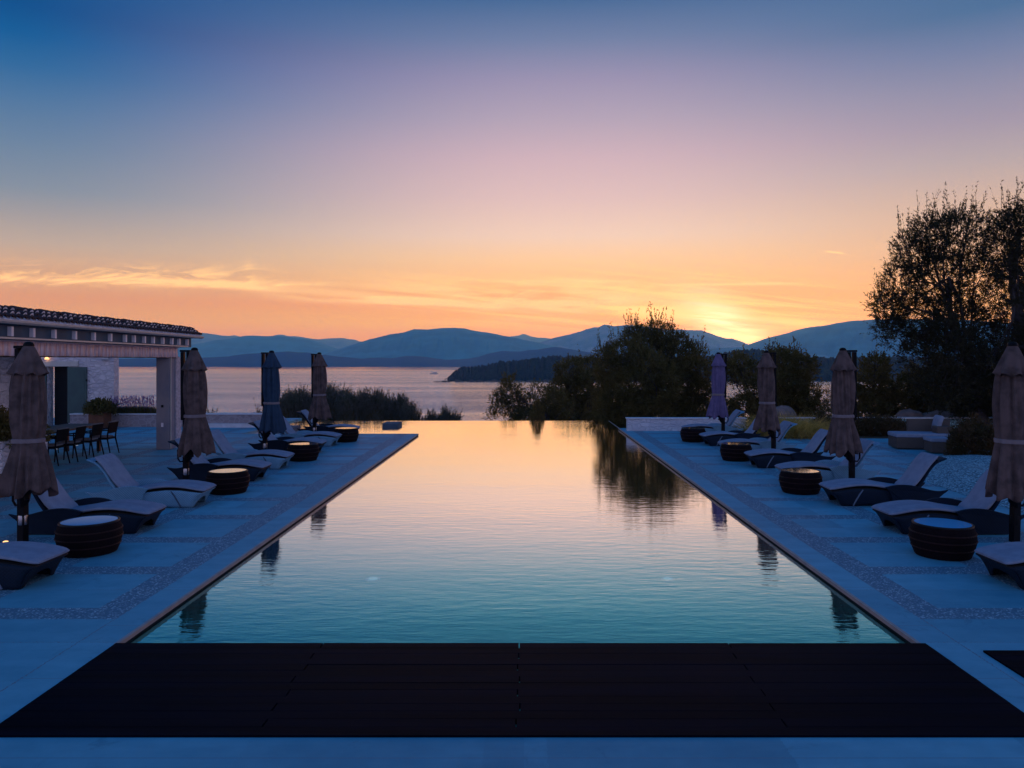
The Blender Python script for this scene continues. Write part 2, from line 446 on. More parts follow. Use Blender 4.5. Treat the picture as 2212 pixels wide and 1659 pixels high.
mat('pool_tile', (.01, .27, .22), .5, (.008, .20, .18), 3)
mat('coping_lip', (.42, .33, .30), .6, (.34, .27, .25), 6, .1, 60)
mat('weir_stone', (.50, .40, .36), .35, (.42, .34, .30), 6)

def table_glass():
    m = bpy.data.materials.new('table_glass'); m.use_nodes = True; nt = m.node_tree; nt.nodes.clear()
    out = nt.nodes.new('ShaderNodeOutputMaterial')
    df = nt.nodes.new('ShaderNodeBsdfDiffuse'); df.inputs['Color'].default_value = (.10, .38, .62, 1)  # reflection of the blue zenith painted in as diffuse colour
    gl = nt.nodes.new('ShaderNodeBsdfGlossy'); gl.inputs['Roughness'].default_value = .06
    lw = nt.nodes.new('ShaderNodeLayerWeight'); lw.inputs['Blend'].default_value = .5
    fac = E(nt, lw.outputs['Facing']).sstep(.80, .87) * .93 + .03
    mx = nt.nodes.new('ShaderNodeMixShader'); nt.links.new(fac.v, mx.inputs[0]); nt.links.new(df.outputs[0], mx.inputs[1]); nt.links.new(gl.outputs[0], mx.inputs[2])
    nt.links.new(mx.outputs[0], out.inputs['Surface']); M['glass_top'] = m
table_glass()
def emis(name, col, s):
    m = bpy.data.materials.new(name); m.use_nodes = True; nt = m.node_tree
    b = nt.nodes['Principled BSDF']; b.inputs['Emission Color'].default_value = tuple(col) + (1,); b.inputs['Emission Strength'].default_value = s
    b.inputs['Base Color'].default_value = tuple(col) + (1,); M[name] = m
emis('lamp_warm', (1, .5, .18), 2.2)
emis('lamp_pool', (.8, .9, 1), .3)

# ------------------------------------------------------------------ sky
SUN_AZ, SUN_EL = .2764, R(1.5)
def world():
    w = bpy.data.worlds.new('World'); SC.world = w; w.use_nodes = True; nt = w.node_tree
    bg = nt.nodes['Background']
    tc = nt.nodes.new('ShaderNodeTexCoord'); sp = nt.nodes.new('ShaderNodeSeparateXYZ')
    nt.links.new(tc.outputs['Generated'], sp.inputs[0])
    x, y, z = (E(nt, sp.outputs[i]) for i in range(3))
    az = x._op('ARCTAN2', y)
    yc = y.mx(.08); S = x / yc; T = z / yc
    GN = [(0, (.80, .92, .98)), (171, (1.04, 1.04, 1.1)), (341, (1.06, 1.1, 1.16)), (512, (1.08, 1.2, 1.28)), (600, (1.12, 1.24, .95)), (661, (1.10, 1.12, .38)), (700, (1.15, 1.75, .08)), (790, (1.18, 1.95, .05))]
    def gain(v, c): return tuple(c[i] * interp([(a, g[i]) for a, g in GN], v) for i in range(3)) + (1,)
    def stops(lst, du):
        out = []
        for v, c in lst:
            if isinstance(v, tuple): out.append((v[0], lin(c)))
            else:
                d = VV - v; out.append((d / math.sqrt(F * F + d * d + du * du), gain(v, lin(c))))
        return out
    top = [((.52,), (34, 90, 150)), ((.66,), (14, 92, 160)), ((1.0,), (2, 92, 165))]
    cen = stops([(790, (238, 138, 84)), (700, (252, 172, 110)), (661, (252, 180, 125)), (619, (250, 190, 142)), (560, (247, 198, 162)), (512, (238, 200, 182)), (427, (220, 185, 185)), (341, (204, 174, 185)), (256, (176, 160, 180)), (171, (152, 144, 174)), (85, (116, 128, 164)), (0, (78, 108, 152))] + top, 0)
    lef = stops([(790, (228, 140, 92)), (700, (228, 155, 105)), (640, (221, 160, 112)), (560, (205, 166, 140)), (520, (188, 165, 150)), (450, (156, 150, 152)), (400, (130, 140, 155)), (300, (104, 128, 156)), (200, (74, 114, 156)), (130, (44, 102, 154)), (60, (8, 90, 150)), (0, (0, 78, 140))] + [((.45,), (2, 80, 142)), ((.66,), (4, 90, 160)), ((1.0,), (2, 92, 165))], 1120)
    rig = stops([(790, (250, 158, 84)), (700, (252, 168, 96)), (600, (244, 178, 122)), (520, (228, 178, 142)), (430, (208, 173, 152)), (333, (180, 163, 165)), (250, (160, 148, 166)), (166, (140, 139, 165)), (83, (118, 128, 163)), (0, (84, 114, 154))] + top, 1080)
    bak_fill = [(0, (.62, .60, .98, 1)), (.16, (.86, .76, 1.15, 1)), (.35, (.30, .38, .66, 1)), (.6, lin((20, 96, 165))), (1, lin((2, 92, 165)))]  # low sky behind the camera, overbrightened as added fill on camera-facing surfaces
    zz = z.clamp()
    c = mixc(nt, az.sstep(.04, -.60), ramp(nt, zz, cen), ramp(nt, zz, lef))
    c = mixc(nt, az.sstep(.08, .58), c, ramp(nt, zz, rig))
    c = mixc(nt, az.ab().sstep(.8, 2.2), c, ramp(nt, zz, bak_fill))
    front = y.sstep(.1, .3)
    sv = comb(nt, S * 5.0, T * 62.0 + S * 5.0); n1 = E(nt, noise(nt, sv, 1.0, 5, .6, .6).outputs[0])
    sv2 = comb(nt, S * 13.0, T * 60.0 - S * 3.0, 3.7); n2 = E(nt, noise(nt, sv2, 1.0, 6, .62, 1.6).outputs[0])
    def pu(u): return (u - VU) / F
    def pv(v): return (VV - v) / F
    def blob(u, v, ru, rv, tilt=0.0):
        a = (S - pu(u)); b = (T - pv(v)) - a * tilt
        a = a * (F / ru); b = b * (F / rv)
        return E(nt, 2.718281828)._op('POWER', (a * a + b * b) * -1.0)
    def streak(u0, v0, u1, v1, w, soft=.35):
        sl = (pv(v1) - pv(v0)) / (pu(u1) - pu(u0)); a = S - pu(u0); b = T - pv(v0) - a * sl
        t = a / (pu(u1) - pu(u0))
        g = (b * (F / w)).gauss()
        return g * t.sstep(-soft, soft) * t.sstep(1 + soft, 1 - soft)
    streaky = n1.sstep(.38, .62)
    wisp = n2.sstep(.42, .68)
    c = mixc(nt, (blob(1600, 700, 430, 58) * .40 * front).clamp(), c, (1.35, .56, .10, 1))
    yel = blob(1585, 704, 280, 42, -.03) * (n1.sstep(.32, .68) * 1.0 + .18)
    core = blob(1562, 702, 70, 44, -.35) * (n1.sstep(.3, .7) * .9 + .35) + blob(1600, 726, 62, 20) * .6
    arm = streak(1330, 672, 1760, 700, 9, .2) + streak(1300, 664, 1560, 668, 7, .3) * .6
    c = mixc(nt, (yel * .95 * front).clamp(), c, (1.8, 1.02, .12, 1))
    c = mixc(nt, (arm * .6 * front).clamp(), c, (1.9, 1.6, .6, 1))
    c = mixc(nt, (core * front).clamp(), c, (2.6, 2.3, 2.3, 1))
    dk = blob(1700, 712, 220, 26) * (1 - streaky) * .55 + blob(1200, 702, 330, 12, -.02) * n1.sstep(.45, .65) * .35 + blob(1240, 690, 330, 18, -.02) * n2.sstep(.5, .7) * .3
    c = mixc(nt, (dk * front).clamp(), c, (1.15, .38, .07, 1))
    n3 = E(nt, noise(nt, comb(nt, S * 3.2, T * 95.0 + S * 9.0, 9.1), 1.0, 6, .58, .9).outputs[0])
    fld = blob(1420, 668, 420, 62, -.02) * n3.sstep(.45, .61)
    c = mixc(nt, (fld * .8 * front).clamp(), c, (1.5, 1.05, .34, 1))
    fdk = blob(1440, 690, 460, 44, -.02) * n3.sstep(.46, .34)
    c = mixc(nt, (fdk * .38 * front).clamp(), c, (1.15, .42, .08, 1))
    # wisps
    lw = (streak(-80, 590, 560, 600, 22, .15) * wisp * .75 + streak(-100, 600, 700, 616, 8, .15) * (wisp * .5 + .35)
          + streak(250, 598, 1250, 676, 7, .12) * (streaky * .5 + .35) + streak(620, 640, 1000, 664, 10, .3) * streaky * .6
          + streak(820, 622, 1500, 660, 26, .3) * streaky * .5 + blob(1180, 640, 280, 34, -.03) * (streaky * .6 + n2.sstep(.45, .6) * .5) * .75
          + streak(1430, 616, 1720, 612, 3.5, .25) * .6 + streak(1130, 610, 1420, 603, 6, .3) * streaky * .6
          + streak(1050, 690, 1420, 700, 7, .3) * streaky * .5 + blob(534, 592, 14, 30, .8) * wisp * .6 + streak(1784, 543, 1822, 547, 1.6, .12) * .8)
    c = mixc(nt, (lw * 1.15 * front).clamp(), c, (1.25, .86, .36, 1))
    # a faint physical twilight sky underneath
    nk = nt.nodes.new('ShaderNodeTexSky'); nk.sky_type = 'NISHITA'; nk.sun_disc = False
    nk.sun_elevation = SUN_EL; nk.sun_rotation = SUN_AZ
    c = mixc(nt, .004, c, nk.outputs[0], 'ADD')
    c = mixc(nt, z.sstep(-.02, -.25), c, lin((60, 80, 110)))
    nt.links.new(c, bg.inputs['Color']); bg.inputs['Strength'].default_value = 1.0
    w.cycles.sampling_method = 'MANUAL'; w.cycles.sample_map_resolution = 1024
world()
sl = bpy.data.lights.new('sun', 'SUN'); sl.energy = .3; sl.angle = R(2.0); sl.color = (1, .62, .34)
so = bpy.data.objects.new('sun', sl); COL.objects.link(so); so.location = (60, 200, 30)
sd = Vector((math.sin(SUN_AZ) * math.cos(SUN_EL), math.cos(SUN_AZ) * math.cos(SUN_EL), math.sin(SUN_EL)))
so.rotation_euler = sd.to_track_quat('Z', 'Y').to_euler()

# ------------------------------------------------------------------ setting
XL, XR = -3.59, 3.48
WZ = -.055
def deck(name, x0, y0, x1, y1):
    o = MB().box(x0, y0, -.6, x1, y1, 0).build(name, 'paving'); return tag(o, kind='structure')
def poly_deck(name, pts, z0=-.6, z1=0, m='paving'):
    n = len(pts); b = MB()
    b.add([(x, y, z0) for x, y in pts] + [(x, y, z1) for x, y in pts],
          [tuple(range(n))[::-1], tuple(range(n, 2 * n))] + [(i, (i + 1) % n, (i + 1) % n + n, i + n) for i in range(n)])
    return tag(b.build(name, m), kind='structure')
C_ = .022
poly_deck('pool_terrace', [(XL - C_, 6.72), (XL - C_, 25.92), (-9.6, 25.92), (-9.6, 33), (-26, 33), (-26, -8), (18, -8), (18, 3.0),
                           (18, 28.1), (XR + C_, 28.1), (XR + C_, 6.72), (3.53, 6.72), (3.53, 5.06), (XL, 5.06), (XL, 6.72)])
# thin lip of the coping along the water
lip = MB()
lip.box(XL - C_, 6.72, -.035, XL + .012, 25.95, .004).box(XR - .012, 6.72, -.035, XR + C_, 28.12, .004).box(-9.6, 25.925, -.035, XL - C_, 25.95, .004)
tag(lip.build('pool_coping', 'coping_lip'), kind='structure')
wr = MB()
wr.box(-9.85, 32.2, -1.9, XR + .12, 32.26, WZ - .004).box(XR + .06, 28.1, -1.9, XR + .12, 32.2, WZ - .004)
tag(wr.build('pool_weir', 'weir_stone'), kind='structure')
bs = MB()
bs.add([(-9.6, 4.9, -1.45), (XR + .06, 4.9, -1.45), (XR + .06, 32.2, -1.45), (-9.6, 32.2, -1.45)], [(0, 1, 2, 3)])
bs.box(XL - .02, 5.0, -1.45, XL, 25.9, -.036).box(XR, 5.0, -1.45, XR + .02, 28.1, -.036).box(-9.6, 25.9, -1.45, XL, 25.92, -.036)
bs.box(XL, 5.0, -1.45, XR, 5.03, -.06)
tag(bs.build('pool_basin', 'pool_tile'), kind='structure')
wt = MB().add([(XL, 5.04, WZ), (XR, 5.04, WZ), (XR, 28.1, WZ), (XR + .06, 28.1, WZ), (XR + .06, 32.2, WZ), (-9.6, 32.2, WZ), (-9.6, 25.92, WZ), (XL, 25.92, WZ)], [tuple(range(8))])
tag(wt.build('pool_water', 'pool_water', upn=True), kind='structure')

def timber_deck(name, x0, x1, y0, y1, joints, seed):
    r = random.Random(seed); b = MB(); n = round((y1 - y0) / .118); w = (y1 - y0) / n
    for k in range(n):
        ya, yb = y0 + k * w + .0018, y0 + (k + 1) * w - .0018
        xs = [x0] + [j + r.uniform(-.02, .02) for j in (joints if k % 2 else [])] + [x1]
        for a, c in zip(xs, xs[1:]):
            dz = r.uniform(-.002, .002)
            b.box(a + (.005 if a != x0 else 0), ya, -.03, c - (.005 if c != x1 else 0), yb, .012 + dz * .6)
    return b.build(name, 'timber')
t1 = timber_deck('timber_deck', XL, 3.53, 5.065, 6.72, [-1.78, -.05, 1.78], 3)
tag(t1, 'wide dark timber board deck across the near end of the pool', 'timber deck')
t2 = timber_deck('timber_deck', 3.93, 9.0, 5.065, 6.54, [5.7], 4)
for v in t2.data.vertices: v.co.z += .004
tag(t2, 'dark timber deck panel cut off by the right edge of the photo', 'timber deck')

wl_ = MB().box(XL, 6.72, -.15, XL + .006, 25.9, -.0351).box(XR - .006, 6.72, -.15, XR, 28.1, -.0351).box(-9.6, 25.921, -.15, XL, 25.928, -.0351)
tag(wl_.build('pool_waterline', 'void_dark'), kind='structure')
# terrain
def terr():
    xs = np.concatenate([np.linspace(-400, -40, 14), np.linspace(-34, 40, 30), np.linspace(50, 400, 14)])
    ys = np.concatenate([np.linspace(-200, -10, 8), np.linspace(-6, 60, 40), np.linspace(64, 240, 30)])
    vs = []
    for yv in ys:
        for xv in xs:
            edge = 32.6 if xv < 9 else 31
            zb = -1.9 if (-13 < xv < 7 and yv > -4) else -.9
            if yv > edge: zb = zb - .6 - (yv - edge) * .135
            zb += .25 * math.sin(xv * .21) * math.cos(yv * .17) * min(1, max(0, yv - 33) / 10)
            if abs(xv) > 60: zb += 0
            vs.append((xv, yv, max(zb, -24)))
    nu = len(xs); fs = [(j * nu + i, j * nu + i + 1, (j + 1) * nu + i + 1, (j + 1) * nu + i) for j in range(len(ys) - 1) for i in range(nu - 1)]
    b = MB(); b.add(vs, fs); tag(b.build('hillside', 'soil', smooth=True), kind='structure')
terr()
SEA = -17.5
tag(MB().add([(-13000, 60, SEA), (13000, 60, SEA), (13000, 15000, SEA), (-13000, 15000, SEA)], [(0, 1, 2, 3)]).build('sea', 'sea_water', upn=True), kind='structure')

def ridge(name, prof, d, depth, m, nz=1.0, seed=1, cols=240, rows=14, base=SEA - 1, treetop=0.0, frontal=.0):
    """a mountain range whose crest is seen along prof, with its slopes spread over depth"""
    r = random.Random(seed); ph = [r.uniform(0, 9) for _ in range(30)]
    us = np.linspace(prof[0][0], prof[-1][0], cols); vs = []
    def n1(a, k): return sum(math.sin(a * f + ph[(i + k) % 30]) / (1 + i) for i, f in enumerate((1.0, 2.3, 4.1, 7.7, 13.3, 22.7, 37.1, 61.3))) / 2.2
    for j in range(rows):
        t = j / (rows - 1)                                  # 0 foot near the water, .7 crest, 1 behind
        for i, u in enumerate(us):
            vcr = interp(prof, u) + (2.2 / d * F if treetop > 2 else 0); a = (u - VU) / F
            endf = min(1, min(i, cols - 1 - i) / 6)
            zc = CAMH - (vcr - VV) / F * d
            zc += n1(u * .12, 1) * nz
            if treetop: zc += abs(math.sin(u * 1.9 + n1(u * .7, 2) * 3)) * treetop + r.uniform(0, treetop * .5)
            if t <= .7:
                s = t / .7; dd = d - depth * (1 - s)
                prof_h = s ** (.75 + .10 * n1(u * .02, 5)) if s > 0 else 0
                z = base + (zc - base) * prof_h * (dd / d if s < 1 else 1)
                if 0 < s < 1: z += (n1(u * .11 + s * 7, 8) + n1(u * .16 - s * 6, 15)) * (zc - base) * .045 * math.sin(PI * s) + (r.uniform(0, treetop) if treetop else 0)
            else:
                s = (t - .7) / .3; dd = d + depth * .8 * s; z = zc + (base - zc) * s
            vs.append((a * dd, dd, z))
    fs = [(j * cols + i, j * cols + i + 1, (j + 1) * cols + i + 1, (j + 1) * cols + i) for j in range(rows - 1) for i in range(cols - 1)]
    b = MB(); b.add(vs, fs); return tag(b.build(name, m, smooth=True), kind='structure')

ridge('far_mountains', [(-700, 790), (-420, 772), (-200, 752), (0, 742), (200, 735), (380, 722), (437, 718.4), (466, 722), (493, 726), (509, 723.3), (518, 727), (560, 733), (596, 723.3), (611, 722), (625, 726), (638, 724.9), (652, 728), (681, 732), (697, 732), (717, 730), (739, 728.8), (755, 733), (764, 732.4), (780, 738), (860, 742), (1000, 735), (1080, 733), (1105, 725.7), (1118, 725), (1132, 720), (1150, 727), (1165, 729), (1190, 731), (1260, 745)], 13500, 1500, 'hill_lilac_haze', 7, 3)
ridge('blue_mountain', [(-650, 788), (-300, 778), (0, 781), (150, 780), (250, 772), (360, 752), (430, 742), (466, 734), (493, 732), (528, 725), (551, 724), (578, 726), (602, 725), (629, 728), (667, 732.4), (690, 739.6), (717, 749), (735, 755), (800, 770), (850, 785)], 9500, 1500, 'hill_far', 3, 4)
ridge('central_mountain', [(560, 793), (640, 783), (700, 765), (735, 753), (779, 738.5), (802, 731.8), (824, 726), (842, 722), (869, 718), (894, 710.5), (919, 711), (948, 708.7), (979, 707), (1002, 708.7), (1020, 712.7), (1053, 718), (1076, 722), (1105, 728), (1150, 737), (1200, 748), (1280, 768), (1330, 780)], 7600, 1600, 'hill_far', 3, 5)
ridge('twin_mountain', [(1080, 775), (1150, 745), (1190, 731), (1221, 724), (1255, 715), (1282, 706), (1291, 706.5), (1305, 700.4), (1328, 703.8), (1350, 701), (1395, 704), (1440, 711), (1474, 711.6), (1514, 712.7), (1541, 721.7), (1568, 731), (1581, 731), (1597, 735), (1617, 743.6), (1660, 758), (1720, 775)], 9000, 1600, 'hill_lilac_haze', 4, 6)
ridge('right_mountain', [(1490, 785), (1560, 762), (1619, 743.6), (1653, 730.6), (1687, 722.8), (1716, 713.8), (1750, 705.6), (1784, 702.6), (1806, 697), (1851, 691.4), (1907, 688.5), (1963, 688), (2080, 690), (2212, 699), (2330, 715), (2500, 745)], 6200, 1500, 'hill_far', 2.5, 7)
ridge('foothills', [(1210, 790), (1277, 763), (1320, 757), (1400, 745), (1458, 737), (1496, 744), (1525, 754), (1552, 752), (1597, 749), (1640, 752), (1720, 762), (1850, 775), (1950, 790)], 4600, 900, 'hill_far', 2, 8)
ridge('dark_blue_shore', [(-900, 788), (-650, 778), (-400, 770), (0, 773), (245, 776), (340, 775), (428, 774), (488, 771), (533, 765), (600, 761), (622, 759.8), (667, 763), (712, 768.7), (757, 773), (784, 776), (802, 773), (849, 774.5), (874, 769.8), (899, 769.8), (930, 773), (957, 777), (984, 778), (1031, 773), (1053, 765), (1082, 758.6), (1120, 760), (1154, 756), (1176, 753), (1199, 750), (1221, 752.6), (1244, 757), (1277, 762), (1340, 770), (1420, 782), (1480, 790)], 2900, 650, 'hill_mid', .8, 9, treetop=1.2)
pn = ridge('wooded_headland', [(958, 822), (966, 819), (974, 812), (979, 806.8), (984, 800), (997, 794.8), (1015, 794.5), (1035, 792), (1055, 787), (1071, 784.5), (1094, 781), (1120, 779.5), (1147, 776), (1165, 773), (1199, 771), (1230, 770), (1255, 772), (1277, 774), (1400, 773), (1507, 771), (1541, 768.5), (1563, 763.5), (1590, 758), (1630, 756), (1653, 758.5), (1700, 764), (1739, 773), (1784, 773), (1851, 772), (1940, 771.5), (2212, 771), (2500, 768)], 840, 130, 'hill_near', .15, 10, cols=620, treetop=2.2)
rk = MB()
r_ = random.Random(5)
def blobrock(b, c, rx, ry, rz, seed, n=9, m=6):
    r = random.Random(seed); vs = []; 
    for j in range(m + 1):
        ph = PI * j / m
        for i in range(n):
            a = 2 * PI * i / n; k = 1 + r.uniform(-.2, .2)
            vs.append((c[0] + rx * k * math.sin(ph) * math.cos(a), c[1] + ry * k * math.sin(ph) * math.sin(a), c[2] + rz * k * math.cos(ph)))
    fs = [(j * n + i, j * n + (i + 1) % n, (j + 1) * n + (i + 1) % n, (j + 1) * n + i) for j in range(m) for i in range(n)]
    b.add(vs, fs)
for (u, v, w, h, lb) in ((944, 823.5, 7, 1.2, 'lowest flat dark sea rock, farthest left off the wooded headland'), (963, 822.5, 9, 2.6, 'dark jagged sea rock touching the tip of the wooded headland')):
    b = MB(); d = 20 * F / (825 - VV)
    p = at(u, 825, d); s = d / F
    for k in range(4): blobrock(b, (p.x + (k - 1.5) * w * s * .5, d, SEA), w * s * .4, 2.5, h * s * r_.uniform(.6, 1.2), 40 + k)
    tag(b.build('sea_rock', 'shore_rock'), lb, 'rock', 'rocks off the headland')
# pale shore ledge under the headland
b = MB()
for k in range(46):
    u = 985 + k * 12 + r_.uniform(-4, 4); d = 704 + r_.uniform(-2, 4); blobrock(b, ((u - VU) / F * d, d, SEA), 3.6, 3, r_.uniform(.8, 2.2), 100 + k, 7, 5)
tag(b.build('shore_ledge', 'shore_rock'), kind='structure')

# haze
hz = MB().box(-13500, -260, SEA - 9, 13500, 15200, 560).build('haze', 'soil'); hz.data.materials.clear()
hm = bpy.data.materials.new('haze'); hm.use_nodes = True; nt = hm.node_tree; nt.nodes.clear()
ho = nt.nodes.new('ShaderNodeOutputMaterial'); pvn = nt.nodes.new('ShaderNodeVolumePrincipled')
pvn.inputs['Color'].default_value = (.12, .45, .98, 1); pvn.inputs['Absorption Color'].default_value = (1, 1, 1, 1); pvn.inputs['Density'].default_value = 1.45e-4; pvn.inputs['Anisotropy'].default_value = .7
nt.links.new(pvn.outputs[0], ho.inputs['Volume']); hz.data.materials.append(hm); hz['kind'] = 'stuff'

# ------------------------------------------------------------------ loungers
def make_lounger(wick, label):
    t = thing('sun_lounger', (0, 0, 0), label, 'sun lounger', 'woven sun loungers along the pool')
    zt = [(0, .245), (.1, .258), (.35, .295), (.6, .30), (.85, .275), (1.1, .235), (1.4, .20), (1.8, .2)]
    zbm = [(0, .0), (.4, .0), (.6, .022), (1.2, .022), (1.5, 0), (2, 0)]
    def xs0(q): return .17 * (1 - q) ** .62 + .0
    def xe(q): return 1.60 + .2 * q
    b = MB(); N, K = 22, 7
    for s in (-1, 1):
        def side(i, j, s=s):
            x = xs0(j) + (xe(j) - xs0(j)) * i; zz = interp(zbm, x) * (1 - j) + interp(zt, x) * j
            y = s * (.305 + .03 * j + .012 * math.sin(PI * j) - (.03 * (1 - min(1, x / .25))))
            return (x, y, zz)
        b.grid(side, N, K)
    def top(i, j):
        x = 1.8 * i; return (x, (-1 + 2 * j) * (.335 - (.03 * (1 - min(1, x / .25)))), interp(zt, x))
    MB().grid(top, N, 5).build('seat_gap_shade', 'void_dark', t, solid=.01)  # black sheet painting the shaded gap between cushion and base
    def foot(i, j):
        y = -1 + 2 * i; ar = .14 * math.sqrt(max(0, 1 - (y / .78) ** 2)) if abs(y) < .78 else 0
        q = (ar / .245) + (1 - ar / .245) * j
        w = (.305 + .03 * q - .03 * (1 - min(1, xs0(q) / .25)))
        return (xs0(q), y * w, .245 * q)
    b.grid(foot, 19, 7)
    def rear(i, j):
        y = -1 + 2 * i; return (xe(j), y * (.305 + .03 * j), .2 * j)
    b.grid(rear, 9, 4)
    b.build('base', wick, t, smooth=True, solid=.018)
    for s in (-1, 1):
        prof = smoothpath([(.84, 0, .338), (.95, 0, .372), (1.1, 0, .39), (1.28, 0, .378), (1.46, 0, .338), (1.62, 0, .295), (1.76, 0, .28), (1.90, 0, .305)], 17)
        low = smoothpath([(1.87, 0, .27), (1.78, 0, .19), (1.69, 0, .08), (1.64, 0, .004)], 6) + [Vector((1.3, 0, .004)), Vector((1.02, 0, .004))] + smoothpath([(.98, 0, .07), (.96, 0, .17), (.92, 0, .26), (.87, 0, .315)], 5)
        outl = [(p.x, p.z) for p in prof + low]
        a = MB().prism(outl, 0, 0, lambda x, z: s * (.338 + .07 * (z / .39) ** 2), lambda x, z: s * (.376 + .075 * (z / .39) ** 2))
        a.build('armrest', wick, t, bevel=.008)
        rb = MB().tube([(.50, s * .343, .285), (.44, s * .345, .2), (.38, s * .332, .09), (.345, s * .322, .008)], [.011, .014, .014, .012], 8)
        rb.build('side_rib', 'rib_light' if wick == 'wicker_dark' else 'rib_dark', t, smooth=True)
    # back shell, curling away at the head
    pth = smoothpath([(1.22, 0, .12), (1.38, 0, .24), (1.52, 0, .42), (1.63, 0, .60), (1.76, 0, .74), (1.94, 0, .815)], 18)
    MB().slab(pth, lambda q: .315 - .02 * q + .015 * math.sin(PI * q), .038, 14, 2.4).build('back_shell', wick, t, smooth=True)
    cp = smoothpath([(1.30, 0, .285), (1.43, 0, .40), (1.55, 0, .56), (1.66, 0, .72), (1.79, 0, .86)], 18)
    MB().slab(cp, lambda q: .295, .062, 16, 2.6).build('back_cushion', 'cushion', t, smooth=True)
    for s in (-1, 1):
        MB().tube([(1.80, s * .24, .77), (1.75, s * .24, .80)], .014, 8).build('strut', 'dark_metal', t)
    sp = smoothpath([(-.03, 0, .280), (.08, 0, .306), (.3, 0, .345), (.52, 0, .362), (.75, 0, .350), (1.0, 0, .308), (1.25, 0, .270), (1.38, 0, .262)], 26)
    MB().slab(sp, lambda q: .325 - .028 * max(0, 1 - q * 7), .058, 16, 2.6).build('seat_cushion', 'cushion', t, smooth=True)
    return t
LD = make_lounger('wicker_dark', 'x'); LP = make_lounger('wicker_pale', 'x')
LQ = [  # side, distance, foot X, kind, label
 ('L', 8.62, -5.33, 'd', 'dark woven lounger cropped by the left edge of the photo, nearest on the left deck'),
 ('L', 11.30, -5.45, 'd', 'dark woven lounger just behind the large barrel table at far left'),
 ('L', 13.25, -5.47, 'p', 'pale woven lounger nearest the camera on the left deck'),
 ('L', 16.05, -5.42, 'd', 'dark woven lounger behind the second barrel table from the camera, left deck'),
 ('L', 17.80, -5.46, 'p', 'pale woven lounger in the middle of the left row, third umbrella behind it'),
 ('L', 20.65, -5.42, 'd', 'dark woven lounger behind the third barrel table of the left deck'),
 ('L', 22.45, -5.45, 'p', 'pale woven lounger farthest from the camera on the left deck'),
 ('L', 25.05, -5.45, 'd', 'dark woven lounger at the far end of the left deck, against the water'),
 ('R', 8.60, 5.27, 'd', 'dark woven lounger cropped by the right edge of the photo, nearest on the right deck'),
 ('R', 11.25, 5.28, 'd', 'dark woven lounger directly behind the nearest right-hand barrel table'),
 ('R', 13.40, 5.30, 'd', 'dark woven lounger beside the pebble bed, third from the camera on the right'),
 ('R', 15.75, 5.28, 'p', 'pale woven lounger nearest the camera on the right deck, behind a glowing barrel table'),
 ('R', 18.00, 5.28, 'd', 'dark woven lounger between the second and third barrel tables from the far right end'),
 ('R', 20.35, 5.26, 'p', 'pale woven lounger behind the third glowing barrel table, middle of the right row'),
 ('R', 22.55, 5.26, 'd', 'dark woven lounger last but one before the white stone wall, right deck'),
 ('R', 25.20, 5.26, 'p', 'pale woven lounger in front of the white stone wall at the far right end')]
first = {'d': LD, 'p': LP}; used = set()
rj = random.Random(11)
for s, d, fx, k, lb in LQ:
    o = first[k] if k not in used else copy_tree(first[k]); used.add(k)
    o.location = (fx, d, 0.002); o.rotation_euler = (0, 0, (PI if s == 'L' else 0) + R(rj.uniform(-2.6, 2.6))); o['label'] = lb

# ------------------------------------------------------------------ side tables
def make_table():
    t = thing('side_table', (0, 0, 0), 'x', 'side table', 'barrel side tables between the loungers')
    prof = [(.315, 0.0), (.325, .01), (.352, .08), (.378, .17), (.386, .235), (.380, .30), (.362, .36), (.345, .395)]
    def fr(a, z, j): return 1 + .006 * math.sin(a * 46)
    b = MB().lathe(prof, 138, fr=fr); b.build('barrel', 'wicker_brown', t, smooth=True)
    for r, z in ((.366, .115), (.390, .215), (.384, .305)):
        q = MB().lathe([(r - .012, z - .009), (r + .004, z - .007), (r + .007, z), (r + .004, z + .007), (r - .012, z + .009)], 72, cap=False); q.build('hoop', 'hoop', t, smooth=True)
    q = MB().lathe([(.330, .388), (.352, .390), (.358, .402), (.352, .414), (.338, .418), (.328, .412)], 72, cap=False); q.build('rim', 'wood_dark', t, smooth=True)
    q = MB().lathe([(.33, .398), (.33, .411)], 72); q.build('glass_top', 'glass_top', t)
    return t
T0 = make_table()
TQ = [(-5.66, 9.95, 'largest, nearest dark barrel table on the left deck, its top tinted sky blue'), (-5.6, 14.45, 'dark barrel table second from the camera on the left deck'),
      (-5.52, 19.1, 'dark barrel table third from the camera on the left deck'), (-5.48, 23.5, 'farthest and smallest dark barrel table on the left deck'),
      (5.37, 9.8, 'largest, nearest dark barrel table on the right deck'), (5.23, 14.45, 'dark barrel table with glowing top, second from the camera on the right deck'),
      (5.30, 19.1, 'dark barrel table with glowing top, third from the camera on the right deck'), (5.20, 23.5, 'farthest barrel table on the right deck, near the white stone wall')]
for i, (x, y, lb) in enumerate(TQ):
    o = T0 if i == 0 else copy_tree(T0); o.location = (x, y, .001); o.rotation_euler = (0, 0, rj.uniform(0, 3)); o['label'] = lb

